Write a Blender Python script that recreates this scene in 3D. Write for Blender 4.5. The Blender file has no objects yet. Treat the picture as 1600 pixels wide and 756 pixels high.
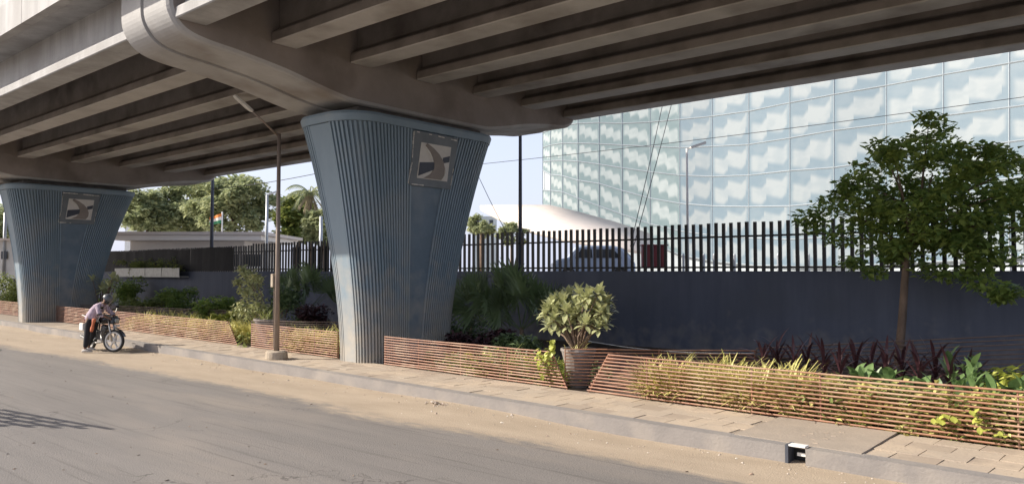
import bpy, math, random
from mathutils import Vector, Matrix
R = math.radians
rnd = random.Random(11)
scene = bpy.context.scene
C = scene.collection

# ------------------------------------------------------------------ camera
CAMZ = 2.15
PITCH = math.atan(47/1200); HEAD = R(40.4)
cam_d = bpy.data.cameras.new('camera'); cam = bpy.data.objects.new('camera', cam_d); C.objects.link(cam)
cam.location = (0, 0, CAMZ)
cam.rotation_euler = (R(90)+PITCH, 0, HEAD)
cam_d.sensor_width = 36; cam_d.lens = 27.0; cam_d.clip_end = 3000; cam_d.clip_start = .05
scene.camera = cam
# ------------------------------------------------------------------ sky and sun
SUN_AZ = Vector((-.78, -.62)).normalized(); SUN_EL = R(32.5)
world = bpy.data.worlds.new('World'); scene.world = world; world.use_nodes = True
wn = world.node_tree.nodes; wl = world.node_tree.links
sky = wn.new('ShaderNodeTexSky'); sky.sky_type = 'NISHITA'; sky.sun_disc = False
sky.sun_elevation = SUN_EL; sky.sun_rotation = math.atan2(SUN_AZ.x, SUN_AZ.y)
sky.air_density = 1.0; sky.dust_density = 3.5; sky.ozone_density = 1.5; sky.altitude = 50
hz = wn.new('ShaderNodeMix'); hz.data_type = 'RGBA'; 
tcw = wn.new('ShaderNodeTexCoord'); spw = wn.new('ShaderNodeSeparateXYZ'); wl.new(tcw.outputs['Generated'], spw.inputs[0])
mrw = wn.new('ShaderNodeMapRange'); mrw.inputs[1].default_value = .0; mrw.inputs[2].default_value = .75; mrw.inputs[3].default_value = .72; mrw.inputs[4].default_value = .22
wl.new(spw.outputs[2], mrw.inputs[0]); wl.new(mrw.outputs[0], hz.inputs['Factor'])      # pale dust haze, thickest at the horizon all round
hz.inputs['B'].default_value = (4.6, 4.85, 6.0, 1); wl.new(sky.outputs[0], hz.inputs['A']); wl.new(hz.outputs['Result'], wn['Background'].inputs[0])
wn['Background'].inputs[1].default_value = .145
sd = bpy.data.lights.new('sun', 'SUN'); sun = bpy.data.objects.new('sun', sd); C.objects.link(sun)
sd.energy = 5.0; sd.angle = R(.6); sd.color = (1, .92, .81)
sv = Vector((SUN_AZ.x*math.cos(SUN_EL), SUN_AZ.y*math.cos(SUN_EL), math.sin(SUN_EL)))
sun.rotation_euler = sv.to_track_quat('Z', 'Y').to_euler(); sun.location = (-20, -25, 40)
scene.view_settings.view_transform = 'Standard'; scene.view_settings.look = 'None'
scene.view_settings.exposure = 0.56; scene.view_settings.gamma = 1
scene.cycles.max_bounces = 8; scene.cycles.diffuse_bounces = 4

# ------------------------------------------------------------------ pinhole helper: where a thing seen in the photo stands
FW = Vector((-math.sin(HEAD)*math.cos(PITCH), math.cos(HEAD)*math.cos(PITCH), math.sin(PITCH)))
RT = Vector((math.cos(HEAD), math.sin(HEAD), 0)); UP = RT.cross(FW)
CP = Vector((0, 0, CAMZ))
def ray(px, py): return FW + RT*((px-800)/1200) + UP*((378-py)/1200)
def atZ(px, py, z): r = ray(px, py); return CP + r*((z-CAMZ)/r.z)
def atY(px, py, y): r = ray(px, py); return CP + r*(y/r.y)
def atX(px, py, x): r = ray(px, py); return CP + r*(x/r.x)
def atD(px, py, d): r = ray(px, py); h = math.hypot(r.x, r.y); return CP + r*(d/(r.x*FW.x+r.y*FW.y)*math.cos(PITCH))

# ------------------------------------------------------------------ materials
def mat(name, c1, c2=None, scale=3.0, rough=.8, bump=.0, bscale=40, metal=0, stretch=(1,1,1), spec=.5, island=None, trans=None, detail=6, lo=.35, hi=.65, c3=None, s3=.4):
    m = bpy.data.materials.new(name); m.use_nodes = True
    n = m.node_tree.nodes; l = m.node_tree.links; b = n['Principled BSDF']
    b.inputs['Roughness'].default_value = rough; b.inputs['Metallic'].default_value = metal
    b.inputs['Specular IOR Level'].default_value = spec
    c2 = c2 or tuple(x*.8 for x in c1)
    tc = n.new('ShaderNodeTexCoord'); mp = n.new('ShaderNodeMapping'); mp.inputs['Scale'].default_value = stretch
    geo = n.new('ShaderNodeNewGeometry'); l.new(geo.outputs['Position'], mp.inputs[0])
    no = n.new('ShaderNodeTexNoise'); no.inputs['Scale'].default_value = scale; no.inputs['Detail'].default_value = detail
    no.inputs['Roughness'].default_value = .65
    l.new(mp.outputs[0], no.inputs[0])
    cr = n.new('ShaderNodeValToRGB'); cr.color_ramp.elements[0].position = lo; cr.color_ramp.elements[1].position = hi
    cr.color_ramp.elements[0].color = (*c2, 1); cr.color_ramp.elements[1].color = (*c1, 1)
    l.new(no.outputs[0], cr.inputs[0]); out = cr.outputs[0]
    if c3:
        n3 = n.new('ShaderNodeTexNoise'); n3.inputs['Scale'].default_value = s3; n3.inputs['Detail'].default_value = 5
        l.new(geo.outputs['Position'], n3.inputs[0])
        r3 = n.new('ShaderNodeMapRange'); r3.inputs[1].default_value = .5; r3.inputs[2].default_value = .68
        l.new(n3.outputs[0], r3.inputs[0])
        mx3 = n.new('ShaderNodeMix'); mx3.data_type = 'RGBA'; mx3.inputs['B'].default_value = (*c3, 1)
        l.new(r3.outputs[0], mx3.inputs['Factor']); l.new(out, mx3.inputs['A']); out = mx3.outputs['Result']
    if island:
        mx = n.new('ShaderNodeMix'); mx.data_type = 'RGBA'; mx.inputs['B'].default_value = (*island, 1)
        l.new(geo.outputs['Random Per Island'], mx.inputs['Factor']); l.new(out, mx.inputs['A']); out = mx.outputs['Result']
    l.new(out, b.inputs['Base Color'])
    if bump:
        nb = n.new('ShaderNodeTexNoise'); nb.inputs['Scale'].default_value = bscale; nb.inputs['Detail'].default_value = 5
        l.new(geo.outputs['Position'], nb.inputs[0])
        bp = n.new('ShaderNodeBump'); bp.inputs['Strength'].default_value = bump; bp.inputs['Distance'].default_value = .02
        l.new(nb.outputs[0], bp.inputs['Height']); l.new(bp.outputs[0], b.inputs['Normal'])
    if trans:
        tr = n.new('ShaderNodeBsdfTranslucent'); l.new(out, tr.inputs[0]); ms = n.new('ShaderNodeMixShader')
        ms.inputs[0].default_value = trans; l.new(b.outputs[0], ms.inputs[1]); l.new(tr.outputs[0], ms.inputs[2])
        l.new(ms.outputs[0], n['Material Output'].inputs['Surface'])
    m.diffuse_color = (*c1, 1)
    return m
M = {}
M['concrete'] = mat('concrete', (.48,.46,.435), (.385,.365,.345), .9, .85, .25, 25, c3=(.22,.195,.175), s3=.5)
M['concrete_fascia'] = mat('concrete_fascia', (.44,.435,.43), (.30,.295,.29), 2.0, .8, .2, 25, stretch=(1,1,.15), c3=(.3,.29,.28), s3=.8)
M['concrete_brown'] = mat('girder_brown_concrete', (.29,.255,.23), (.21,.185,.165), 1.2, .88, .25, 22, c3=(.125,.105,.09), s3=.7)  # darker brown for girder sides; soffits take the paler concrete
M['cap_side'] = mat('pier_cap_side_concrete', (.30,.26,.235), (.235,.205,.185), .8, .85, .2, 18, c3=(.17,.14,.12), s3=.6)  # cap sides: shade and brown bounce light put into the colour
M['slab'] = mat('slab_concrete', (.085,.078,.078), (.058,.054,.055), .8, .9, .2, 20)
M['cap'] = mat('pier_cap_concrete', (.44,.43,.415), (.35,.34,.33), .8, .82, .2, 18, c3=(.25,.22,.195), s3=.6)
M['plinth'] = mat('bearing_concrete', (.12,.11,.10), (.07,.065,.06), 3, .9)
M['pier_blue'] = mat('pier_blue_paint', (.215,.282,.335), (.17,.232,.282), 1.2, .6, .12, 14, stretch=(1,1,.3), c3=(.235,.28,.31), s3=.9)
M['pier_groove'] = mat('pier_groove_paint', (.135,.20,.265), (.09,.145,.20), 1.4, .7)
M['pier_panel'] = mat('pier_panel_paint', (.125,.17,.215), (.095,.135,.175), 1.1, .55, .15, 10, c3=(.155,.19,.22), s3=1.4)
M['panel_dark'] = mat('panel_dark_paint', (.165,.18,.19), (.12,.135,.145), 2, .6)
M['art_white'] = mat('art_offwhite', (.62,.59,.54), (.55,.52,.48), 3, .7)
M['art_brown'] = mat('art_brown', (.27,.23,.20), (.21,.18,.155), 3, .7)
M['art_dark'] = mat('art_dark', (.055,.062,.08), (.04,.045,.06), 3, .6)
M['wall_navy'] = mat('wall_navy_paint', (.098,.112,.155), (.074,.085,.122), 1.0, .75, .25, 9, stretch=(3,3,.35), c3=(.08,.09,.118), s3=.5)
M['fence_black'] = mat('fence_black_metal', (.022,.02,.018), (.014,.013,.013), 6, .5, 0, metal=.2)
M['fence_net'] = mat('fence_net', (.016,.016,.02), (.012,.012,.014), 6, .8)
M['rod'] = mat('barrier_rod_paint', (.35,.165,.095), (.24,.11,.065), 5, .6, c3=(.42,.27,.18), s3=1.8)
M['rod_dark'] = mat('barrier_rod_brown', (.19,.13,.10), (.12,.08,.065), 5, .6)  # darker, browner tone for most of the rear rods
M['soil'] = mat('soil', (.10,.068,.045), (.055,.038,.026), 8, 1, .8, 20)
M['kerb'] = mat('kerb_cement', (.235,.215,.20), (.19,.175,.165), 2.2, .9, .3, 30, c3=(.28,.25,.22), s3=1.3)
M['cover'] = mat('drain_cover_cement', (.34,.285,.23), (.29,.245,.20), 3, .9, .3, 30)
M['slabgap'] = mat('paving_bed', (.30,.25,.20), (.23,.19,.15), 8, 1, .4, 40)
M['plaza'] = mat('plaza_paving', (.42,.40,.37), (.35,.33,.31), 1.0, .9)
M['earth'] = mat('earth', (.26,.21,.155), (.19,.155,.115), .4, 1)
M['lamp_metal'] = mat('lamp_pole_metal', (.27,.215,.175), (.18,.14,.115), 5, .5, metal=.3, stretch=(1,1,.3))
M['lamp_grey'] = mat('galvanised_grey', (.42,.44,.46), (.34,.36,.38), 5, .45, metal=.3)
M['pole_dark'] = mat('dark_pole_paint', (.075,.08,.10), (.05,.055,.07), 5, .5)
M['lamp_head'] = mat('lamp_head_grey', (.55,.54,.5), (.42,.41,.38), 8, .5)
M['white'] = mat('white_paint', (.74,.73,.70), (.64,.63,.60), 3, .6)
M['cream'] = mat('cream_render', (.66,.58,.51), (.60,.52,.46), .7, .8)
M['cream_gate'] = mat('gate_house_render', (.82,.75,.67), (.76,.69,.62), .7, .8)
M['base_block'] = mat('cement_block', (.44,.37,.29), (.32,.265,.2), 6, .95, .6, 35)
M['bark'] = mat('bark', (.22,.15,.105), (.12,.085,.06), 9, .9, .6, 30, stretch=(1,1,.3))
M['pot'] = mat('grey_pot', (.30,.265,.245), (.22,.195,.18), 4, .7, .1)
M['glassgrey'] = mat('mullion_grey', (.40,.44,.46), (.34,.38,.40), 3, .4, metal=.4)
M['lining'] = mat('building_lining', (.42,.46,.48), (.36,.4,.42), .3, .6)
M['wire'] = mat('wire_black', (.03,.03,.035), (.02,.02,.02), 3, .6)
M['dkglass'] = mat('dark_glass', (.03,.035,.045), (.02,.025,.03), 3, .08)
M['black'] = mat('black_rubber', (.02,.02,.02), (.013,.013,.013), 20, .6)
M['blackpaint'] = mat('black_paint', (.02,.02,.024), (.012,.012,.014), 9, .2)
M['chrome'] = mat('dull_metal', (.45,.44,.42), (.3,.29,.28), 20, .3, metal=.8)
M['rim'] = mat('wheel_rim_white', (.66,.65,.62), (.5,.49,.46), 15, .4)
M['red'] = mat('dark_red_paint', (.16,.018,.022), (.11,.012,.016), 6, .4)
M['orange'] = mat('orange_cloth', (.55,.16,.07), (.4,.11,.045), 20, .8)
M['skin'] = mat('skin', (.23,.125,.08), (.19,.10,.06), 20, .6)
M['trousers'] = mat('black_trousers', (.022,.022,.026), (.013,.013,.016), 20, .9)
M['shoe'] = mat('pale_shoe', (.45,.42,.39), (.3,.28,.26), 20, .7)
M['helmet'] = mat('grey_helmet', (.12,.125,.135), (.08,.082,.09), 20, .3)
M['van'] = mat('blue_grey_paint', (.38,.44,.54), (.34,.40,.50), 2, .3)
M['rubble'] = mat('rubble', (.36,.25,.18), (.2,.14,.10), 20, .95, island=(.62,.56,.48))
M['leaf_dark'] = mat('leaf_dark_green', (.22,.33,.10), (.12,.21,.06), 1.2, .38, island=(.38,.46,.12), trans=.5)
M['leaf_mid'] = mat('leaf_mid_green', (.19,.26,.08), (.11,.17,.055), 3, .5, island=(.34,.36,.10), trans=.35)
M['leaf_far'] = mat('leaf_far_green', (.33,.37,.20), (.22,.27,.14), .35, .6, island=(.44,.46,.25), trans=.4)  # paler than the near leaves: distance haze is put into the colour
M['leaf_plum'] = mat('leaf_frangipani', (.40,.43,.20), (.27,.31,.14), 5, .35, island=(.54,.54,.30), trans=.2)
M['leaf_lime'] = mat('leaf_lime', (.42,.48,.07), (.30,.36,.05), 4, .5, island=(.52,.52,.13), trans=.3)
M['leaf_yel'] = mat('leaf_variegated', (.60,.54,.17), (.42,.42,.12), 8, .5, island=(.68,.62,.26), trans=.25)
M['leaf_burg'] = mat('leaf_burgundy', (.05,.022,.028), (.028,.014,.018), 6, .35, island=(.095,.04,.045), trans=.1)
M['leaf_canna'] = mat('leaf_canna', (.19,.29,.11), (.13,.21,.075), 6, .4, trans=.3)
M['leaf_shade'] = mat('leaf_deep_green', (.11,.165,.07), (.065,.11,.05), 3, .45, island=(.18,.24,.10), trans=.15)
M['dry'] = mat('dry_palm_leaf', (.30,.24,.14), (.2,.16,.09), 5, .8)
M['flagO'] = mat('flag_saffron', (.72,.24,.05), None, 3, .8); M['flagW'] = mat('flag_white', (.75,.74,.7), None, 3, .8); M['flagG'] = mat('flag_green', (.05,.25,.12), None, 3, .8)

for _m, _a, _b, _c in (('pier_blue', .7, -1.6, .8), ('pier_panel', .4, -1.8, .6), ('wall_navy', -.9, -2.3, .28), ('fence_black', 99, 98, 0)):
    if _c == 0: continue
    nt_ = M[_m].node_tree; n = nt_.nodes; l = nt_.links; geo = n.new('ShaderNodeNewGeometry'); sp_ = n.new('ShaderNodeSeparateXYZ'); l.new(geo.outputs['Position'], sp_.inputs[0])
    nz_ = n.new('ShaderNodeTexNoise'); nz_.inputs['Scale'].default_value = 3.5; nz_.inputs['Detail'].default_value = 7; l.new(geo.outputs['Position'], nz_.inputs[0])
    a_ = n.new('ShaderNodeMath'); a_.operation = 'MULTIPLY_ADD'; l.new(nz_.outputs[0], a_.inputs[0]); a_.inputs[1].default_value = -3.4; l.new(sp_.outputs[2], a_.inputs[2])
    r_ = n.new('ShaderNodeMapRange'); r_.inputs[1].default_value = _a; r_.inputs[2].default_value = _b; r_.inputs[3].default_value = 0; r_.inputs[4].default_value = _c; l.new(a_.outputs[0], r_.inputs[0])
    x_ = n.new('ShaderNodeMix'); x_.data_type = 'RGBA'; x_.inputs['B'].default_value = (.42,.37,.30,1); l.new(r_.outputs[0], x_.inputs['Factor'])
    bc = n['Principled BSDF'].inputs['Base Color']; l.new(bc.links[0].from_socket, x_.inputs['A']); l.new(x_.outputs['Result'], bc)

def node_mat(name):
    m = bpy.data.materials.new(name); m.use_nodes = True
    return m, m.node_tree.nodes, m.node_tree.links, m.node_tree.nodes['Principled BSDF']
# plaid shirt
m, n, l, b = node_mat('plaid_shirt'); M['shirt'] = m
tc = n.new('ShaderNodeTexCoord')
w1 = n.new('ShaderNodeTexWave'); w1.inputs['Scale'].default_value = 9; w1.bands_direction = 'X'
w2 = n.new('ShaderNodeTexWave'); w2.inputs['Scale'].default_value = 9; w2.bands_direction = 'Z'
for w in (w1, w2): l.new(tc.outputs['Object'], w.inputs[0])
ad = n.new('ShaderNodeMath'); ad.operation = 'ADD'; l.new(w1.outputs[1], ad.inputs[0]); l.new(w2.outputs[1], ad.inputs[1])
cr = n.new('ShaderNodeValToRGB'); cr.color_ramp.elements[0].position = .3; cr.color_ramp.elements[0].color = (.20,.13,.19,1)
cr.color_ramp.elements[1].position = .8; cr.color_ramp.elements[1].color = (.66,.56,.62,1)
hf = n.new('ShaderNodeMath'); hf.operation = 'MULTIPLY'; hf.inputs[1].default_value = .5; l.new(ad.outputs[0], hf.inputs[0])
l.new(hf.outputs[0], cr.inputs[0]); l.new(cr.outputs[0], b.inputs['Base Color']); b.inputs['Roughness'].default_value = .9
# road: worn asphalt with tyre-polished streaks along the lanes and blown sand by the kerb
m, n, l, b = node_mat('asphalt_and_sand'); M['road'] = m
geo = n.new('ShaderNodeNewGeometry'); sep = n.new('ShaderNodeSeparateXYZ'); l.new(geo.outputs['Position'], sep.inputs[0])
def noise(scale, stretch=(1,1,1), detail=6, rough=.6):
    mp = n.new('ShaderNodeMapping'); mp.inputs['Scale'].default_value = stretch; l.new(geo.outputs['Position'], mp.inputs[0])
    t = n.new('ShaderNodeTexNoise'); t.inputs['Scale'].default_value = scale; t.inputs['Detail'].default_value = detail; t.inputs['Roughness'].default_value = rough
    l.new(mp.outputs[0], t.inputs[0]); return t.outputs[0]
def ramp(x, p0, c0, p1, c1):
    r = n.new('ShaderNodeValToRGB'); r.color_ramp.elements[0].position = p0; r.color_ramp.elements[0].color = (*c0, 1)
    r.color_ramp.elements[1].position = p1; r.color_ramp.elements[1].color = (*c1, 1); l.new(x, r.inputs[0]); return r.outputs[0]
def mix(f, a, bb, blend='MIX'):
    x = n.new('ShaderNodeMix'); x.data_type = 'RGBA'; x.blend_type = blend
    if isinstance(f, float): x.inputs['Factor'].default_value = f
    else: l.new(f, x.inputs['Factor'])
    for k, v in (('A', a), ('B', bb)):
        if isinstance(v, tuple): x.inputs[k].default_value = (*v, 1)
        else: l.new(v, x.inputs[k])
    return x.outputs['Result']
def mth(op, a, bb):
    x = n.new('ShaderNodeMath'); x.operation = op
    for k, v in enumerate((a, bb)):
        if isinstance(v, (int, float)): x.inputs[k].default_value = v
        else: l.new(v, x.inputs[k])
    return x.outputs[0]
def mrange(x, a, bb, c=0, d=1):
    r = n.new('ShaderNodeMapRange'); r.interpolation_type = 'SMOOTHSTEP'
    for k, v in enumerate((a, bb, c, d)): r.inputs[k+1].default_value = v
    l.new(x, r.inputs[0]); return r.outputs[0]
asp = ramp(noise(1.6, (.12, 1.6, 1), 5), .3, (.135,.124,.116), .7, (.172,.157,.145))
asp = mix(mrange(noise(120, detail=2), .55, .75), asp, (.28,.245,.21))
asp = mix(mrange(noise(60, (1,1,1), 3), .62, .72), asp, (.09,.082,.076))
asp = mix(mrange(noise(.55, (.25, 1, 1), 4), .5, .7), asp, (.205,.18,.157))
asp = mix(mth('MULTIPLY', mrange(noise(5, (.06, 2.2, 1), 4), .56, .68), .55), asp, (.10,.09,.082))
vor = n.new('ShaderNodeTexVoronoi'); vor.feature = 'DISTANCE_TO_EDGE'; vor.inputs['Scale'].default_value = .55
vm = n.new('ShaderNodeVectorMath'); vm.operation = 'ADD'; vn = n.new('ShaderNodeTexNoise'); vn.inputs['Scale'].default_value = 2.5; vn.inputs['Detail'].default_value = 4
l.new(geo.outputs['Position'], vn.inputs[0]); l.new(geo.outputs['Position'], vm.inputs[0]); l.new(vn.outputs['Color'], vm.inputs[1]); l.new(vm.outputs[0], vor.inputs['Vector'])
asp = mix(mth('MULTIPLY', mrange(vor.outputs[0], .010, .003), mrange(noise(.4), .5, .6)), asp, (.085,.075,.068))
edge = mth('ADD', sep.outputs[1], mth('MULTIPLY', mth('SUBTRACT', noise(.5, (.35,1,1), 4), .5), 1.6))
edge = mth('ADD', edge, mth('MULTIPLY', mth('SUBTRACT', noise(7, (.4,1,1), 5), .5), .7))
sandmask = mrange(edge, 7.35, 7.85)
snd = ramp(noise(2.2, (.35, 1, 1), 7), .3, (.30,.24,.175), .72, (.385,.31,.23))
snd = mix(mrange(noise(45, detail=3), .58, .72), snd, (.28,.22,.16))
col = mix(sandmask, asp, snd)
l.new(col, b.inputs['Base Color']); b.inputs['Roughness'].default_value = .9
bp = n.new('ShaderNodeBump'); bp.inputs['Strength'].default_value = .5; bp.inputs['Distance'].default_value = .02
l.new(noise(55, detail=4), bp.inputs['Height']); l.new(bp.outputs[0], b.inputs['Normal'])
# stone pavers: each island its own tone
m, n, l, b = node_mat('paver_stone'); M['paver'] = m
oi = n.new('ShaderNodeObjectInfo'); geo = n.new('ShaderNodeNewGeometry')
base = ramp(oi.outputs['Random'], 0, (.31,.25,.195), 1, (.40,.335,.265))
base = mix(mrange(noise(1.4, detail=5), .45, .65), base, (.43,.35,.265))
base = mix(mrange(noise(30, detail=4), .55, .75), base, (.26,.21,.165))
l.new(base, b.inputs['Base Color']); b.inputs['Roughness'].default_value = .9
bp = n.new('ShaderNodeBump'); bp.inputs['Strength'].default_value = .4; bp.inputs['Distance'].default_value = .01
l.new(noise(30, detail=4), bp.inputs['Height']); l.new(bp.outputs[0], b.inputs['Normal'])
# facade glass: pale zig-zag reflections painted into the colour of each pane
def glass_mat(name, clear, refl, gl, sl_):
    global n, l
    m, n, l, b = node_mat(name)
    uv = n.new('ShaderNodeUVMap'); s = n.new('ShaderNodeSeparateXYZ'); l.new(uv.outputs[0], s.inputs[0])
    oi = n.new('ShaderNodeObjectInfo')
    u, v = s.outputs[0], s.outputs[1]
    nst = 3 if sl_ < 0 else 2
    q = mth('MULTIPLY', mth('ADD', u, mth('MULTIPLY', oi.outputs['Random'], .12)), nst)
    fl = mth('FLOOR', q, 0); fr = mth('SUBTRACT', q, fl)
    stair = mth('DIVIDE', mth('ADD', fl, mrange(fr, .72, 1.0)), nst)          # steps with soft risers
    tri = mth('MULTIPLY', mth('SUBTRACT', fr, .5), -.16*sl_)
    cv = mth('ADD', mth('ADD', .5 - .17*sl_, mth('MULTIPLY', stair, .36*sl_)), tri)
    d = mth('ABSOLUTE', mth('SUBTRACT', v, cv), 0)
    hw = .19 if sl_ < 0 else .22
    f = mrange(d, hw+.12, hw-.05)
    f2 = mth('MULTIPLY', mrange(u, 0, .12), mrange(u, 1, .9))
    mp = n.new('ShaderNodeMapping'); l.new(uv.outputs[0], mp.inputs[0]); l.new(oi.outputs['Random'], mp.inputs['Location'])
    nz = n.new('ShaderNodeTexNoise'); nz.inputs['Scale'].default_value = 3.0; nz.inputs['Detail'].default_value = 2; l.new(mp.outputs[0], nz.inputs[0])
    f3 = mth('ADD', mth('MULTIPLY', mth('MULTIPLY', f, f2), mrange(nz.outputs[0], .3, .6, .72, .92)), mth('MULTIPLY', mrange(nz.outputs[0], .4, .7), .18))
    l.new(mix(f3, clear, refl), b.inputs['Base Color']); b.inputs['Roughness'].default_value = .22
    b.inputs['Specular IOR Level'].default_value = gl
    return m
M['glass_blue'] = glass_mat('reflection_glass_blue', (.13,.185,.225), (.25,.285,.30), .5, 1)
M['glass_green'] = glass_mat('reflection_glass_green', (.165,.225,.235), (.35,.395,.395), .5, -1)  # left panes: lighter painted tones offset the weaker sun there

# ------------------------------------------------------------------ mesh helpers
class MB:
    def __init__(s): s.v = []; s.f = []; s.uv = None
    def add(s, vs, fs):
        o = len(s.v); s.v += [tuple(v) for v in vs]; s.f += [tuple(i+o for i in f) for f in fs]; return s
    def box(s, c, sz, rot=None, taper=None):
        x, y, z = (k/2 for k in sz); t = taper or 1
        p = [Vector((a*x*(t if cz > 0 else 1), b_*y*(t if cz > 0 else 1), cz*z)) for cz in (-1, 1) for b_ in (-1, 1) for a in (-1, 1)]
        if rot is not None: p = [rot @ q for q in p]
        c = Vector(c); return s.add([q+c for q in p], [(0,2,3,1), (4,5,7,6), (0,1,5,4), (2,6,7,3), (0,4,6,2), (1,3,7,5)])
    def span(s, a, b_, w, h):                        # bar from a to b_, width w (horizontal), height h
        a, b_ = Vector(a), Vector(b_); d = (b_-a).normalized(); up = Vector((0,0,1))
        if abs(d.z) > .95: up = Vector((1,0,0))
        sd_ = d.cross(up).normalized()*w/2; u = sd_.cross(d).normalized()*h/2
        return s.add([a-sd_-u, a+sd_-u, a+sd_+u, a-sd_+u, b_-sd_-u, b_+sd_-u, b_+sd_+u, b_-sd_+u], [(0,1,2,3)[::-1], (4,5,6,7), (0,1,5,4), (1,2,6,5), (2,3,7,6), (3,0,4,7)])
    def tube(s, pts, rs, nn=8, cap=True):
        pts = [Vector(p) for p in pts]
        if isinstance(rs, (int, float)): rs = [rs]*len(pts)
        ref = None; rings = []
        for i, p in enumerate(pts):
            d = (pts[min(i+1, len(pts)-1)] - pts[max(i-1, 0)]).normalized()
            if ref is None: ref = Vector((0,0,1)) if abs(d.z) < .9 else Vector((1,0,0))
            u = d.cross(ref).normalized(); w = u.cross(d).normalized(); ref = w
            rings.append([p + (u*math.cos(2*math.pi*k/nn) + w*math.sin(2*math.pi*k/nn))*rs[i] for k in range(nn)])
        fs = []
        for i in range(len(pts)-1):
            for k in range(nn):
                a = i*nn+k; b_ = i*nn+(k+1) % nn; fs.append((a, b_, b_+nn, a+nn))
        if cap: fs.append(tuple(range(nn))[::-1]); fs.append(tuple((len(pts)-1)*nn+k for k in range(nn)))
        return s.add([q for r in rings for q in r], fs)
    def lathe(s, prof, nn=20, c=(0,0,0), axis='z'):
        vs = []; fs = []
        for r, z in prof:
            for k in range(nn):
                a = 2*math.pi*k/nn; p = (r*math.cos(a), r*math.sin(a), z)
                if axis == 'y': p = (p[0], p[2], p[1])
                if axis == 'x': p = (p[2], p[0], p[1])
                vs.append((p[0]+c[0], p[1]+c[1], p[2]+c[2]))
        for i in range(len(prof)-1):
            for k in range(nn):
                a = i*nn+k; b_ = i*nn+(k+1) % nn; fs.append((a, b_, b_+nn, a+nn))
        fs.append(tuple(range(nn))[::-1]); fs.append(tuple((len(prof)-1)*nn+k for k in range(nn)))
        return s.add(vs, fs)
    def prism(s, poly, vec):                         # polygon of 3-D points swept by vec
        vec = Vector(vec); nn = len(poly); a = [Vector(p) for p in poly]
        return s.add(a+[p+vec for p in a], [tuple(range(nn))[::-1], tuple(range(nn, 2*nn))] + [(k, (k+1) % nn, (k+1) % nn+nn, k+nn) for k in range(nn)])
def woff(p):
    o = Vector((0,0,0))
    while p is not None: o += p.location; p = p.parent
    return o
def build(mb, name, m, parent=None, smooth=False, local=False, mesh=None):
    if mesh is None:
        mesh = bpy.data.meshes.new(name)
        vs = mb.v
        if parent is not None and not local:
            o = woff(parent); vs = [(x-o.x, y-o.y, z-o.z) for x, y, z in vs]
        mesh.from_pydata(vs, [], mb.f)
        if mb.uv:
            ul = mesh.uv_layers.new(name='UVMap')
            for poly in mesh.polygons:
                for li, vi in zip(poly.loop_indices, poly.vertices): ul.data[li].uv = mb.uv[vi]
        if smooth: mesh.shade_smooth() if hasattr(mesh, 'shade_smooth') else None
        mesh.materials.append(m)
    o = bpy.data.objects.new(name, mesh); C.objects.link(o)
    if parent is not None: o.parent = parent
    return o
def tag(o, label=None, cat=None, group=None, kind=None):
    if label: o['label'] = label
    if cat: o['category'] = cat
    if group: o['group'] = group
    if kind: o['kind'] = kind
    return o
def thing(name, label, cat, loc=(0,0,0), rz=0, group=None):
    o = bpy.data.objects.new(name, None); C.objects.link(o); o.location = loc; o.rotation_euler = (0,0,rz); o.empty_display_size = .2
    return tag(o, label, cat, group)
def bevel(o, w, seg=2):
    md = o.modifiers.new('bevel', 'BEVEL'); md.width = w; md.segments = seg; md.limit_method = 'ANGLE'; return o
def grid(name, x0, x1, y0, y1, nx, ny, zf, m, kind='structure'):
    mb = MB(); vs = [(x0+(x1-x0)*i/nx, y0+(y1-y0)*j/ny, 0) for j in range(ny+1) for i in range(nx+1)]
    vs = [(x, y, zf(x, y)) for x, y, _ in vs]
    mb.add(vs, [(j*(nx+1)+i, j*(nx+1)+i+1, (j+1)*(nx+1)+i+1, (j+1)*(nx+1)+i) for j in range(ny) for i in range(nx)])
    return tag(build(mb, name, m, smooth=True), kind=kind)

# ------------------------------------------------------------------ THE SETTING
KERB = lambda x: 8.42 - .05*x            # y of the kerb face
FY = lambda x: 10.02 - .045*x            # y of the front of the barriers
WY = 18.0                                # boundary wall
def sheet(name, x0, x1, y0, y1, z, m):
    mb = MB(); mb.add([(x0,y0,z), (x1,y0,z), (x1,y1,z), (x0,y1,z)], [(0,1,2,3)]); return tag(build(mb, name, m), kind='structure')
sheet('ground', -900, 900, -700, 1400, -.02, M['earth'])
def roadz(x, y):
    k = KERB(x)-y
    s = max(0, 1-k/1.1) if k > 0 else 1
    return .004 + .05*s*s*(.6+.6*math.sin(x*.9)*math.sin(x*.37+1)) + .006*math.sin(x*.8+y*1.7)
grid('road', -90, 14, -9, 12.9, 260, 90, lambda x, y: roadz(x, y) if y > -8.9 else 0, M['road'])
# pavement bed, kerb and soil follow the slightly skewed kerb line
def strip(name, x0, x1, fa, fb, z0, z1, m):
    mb = MB(); n_ = 12; vs = []
    for i in range(n_+1):
        x = x0+(x1-x0)*i/n_
        vs += [(x, fa(x), z0), (x, fa(x), z1), (x, fb(x), z1), (x, fb(x), z0)]
    fs = [(0,1,2,3), tuple(n_*4+k for k in (3,2,1,0))]
    for i in range(n_):
        for k in range(4): a = i*4+k; b_ = i*4+(k+1) % 4; fs.append((a, a+4, b_+4, b_))
    mb.add(vs, fs); return tag(build(mb, name, m), kind='structure')
DX = atZ(1243, 727, .02).x               # drain opening in the kerb
strip('kerb', -90, DX-.13, KERB, lambda x: KERB(x)+.20, -.1, .215, M['kerb'])
strip('kerb', DX+.10, 14, KERB, lambda x: KERB(x)+.20, -.1, .215, M['kerb'])
strip('kerb', DX-.13, DX+.10, lambda x: KERB(x)+.20, lambda x: KERB(x)+.26, -.1, .19, M['kerb'])
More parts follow.
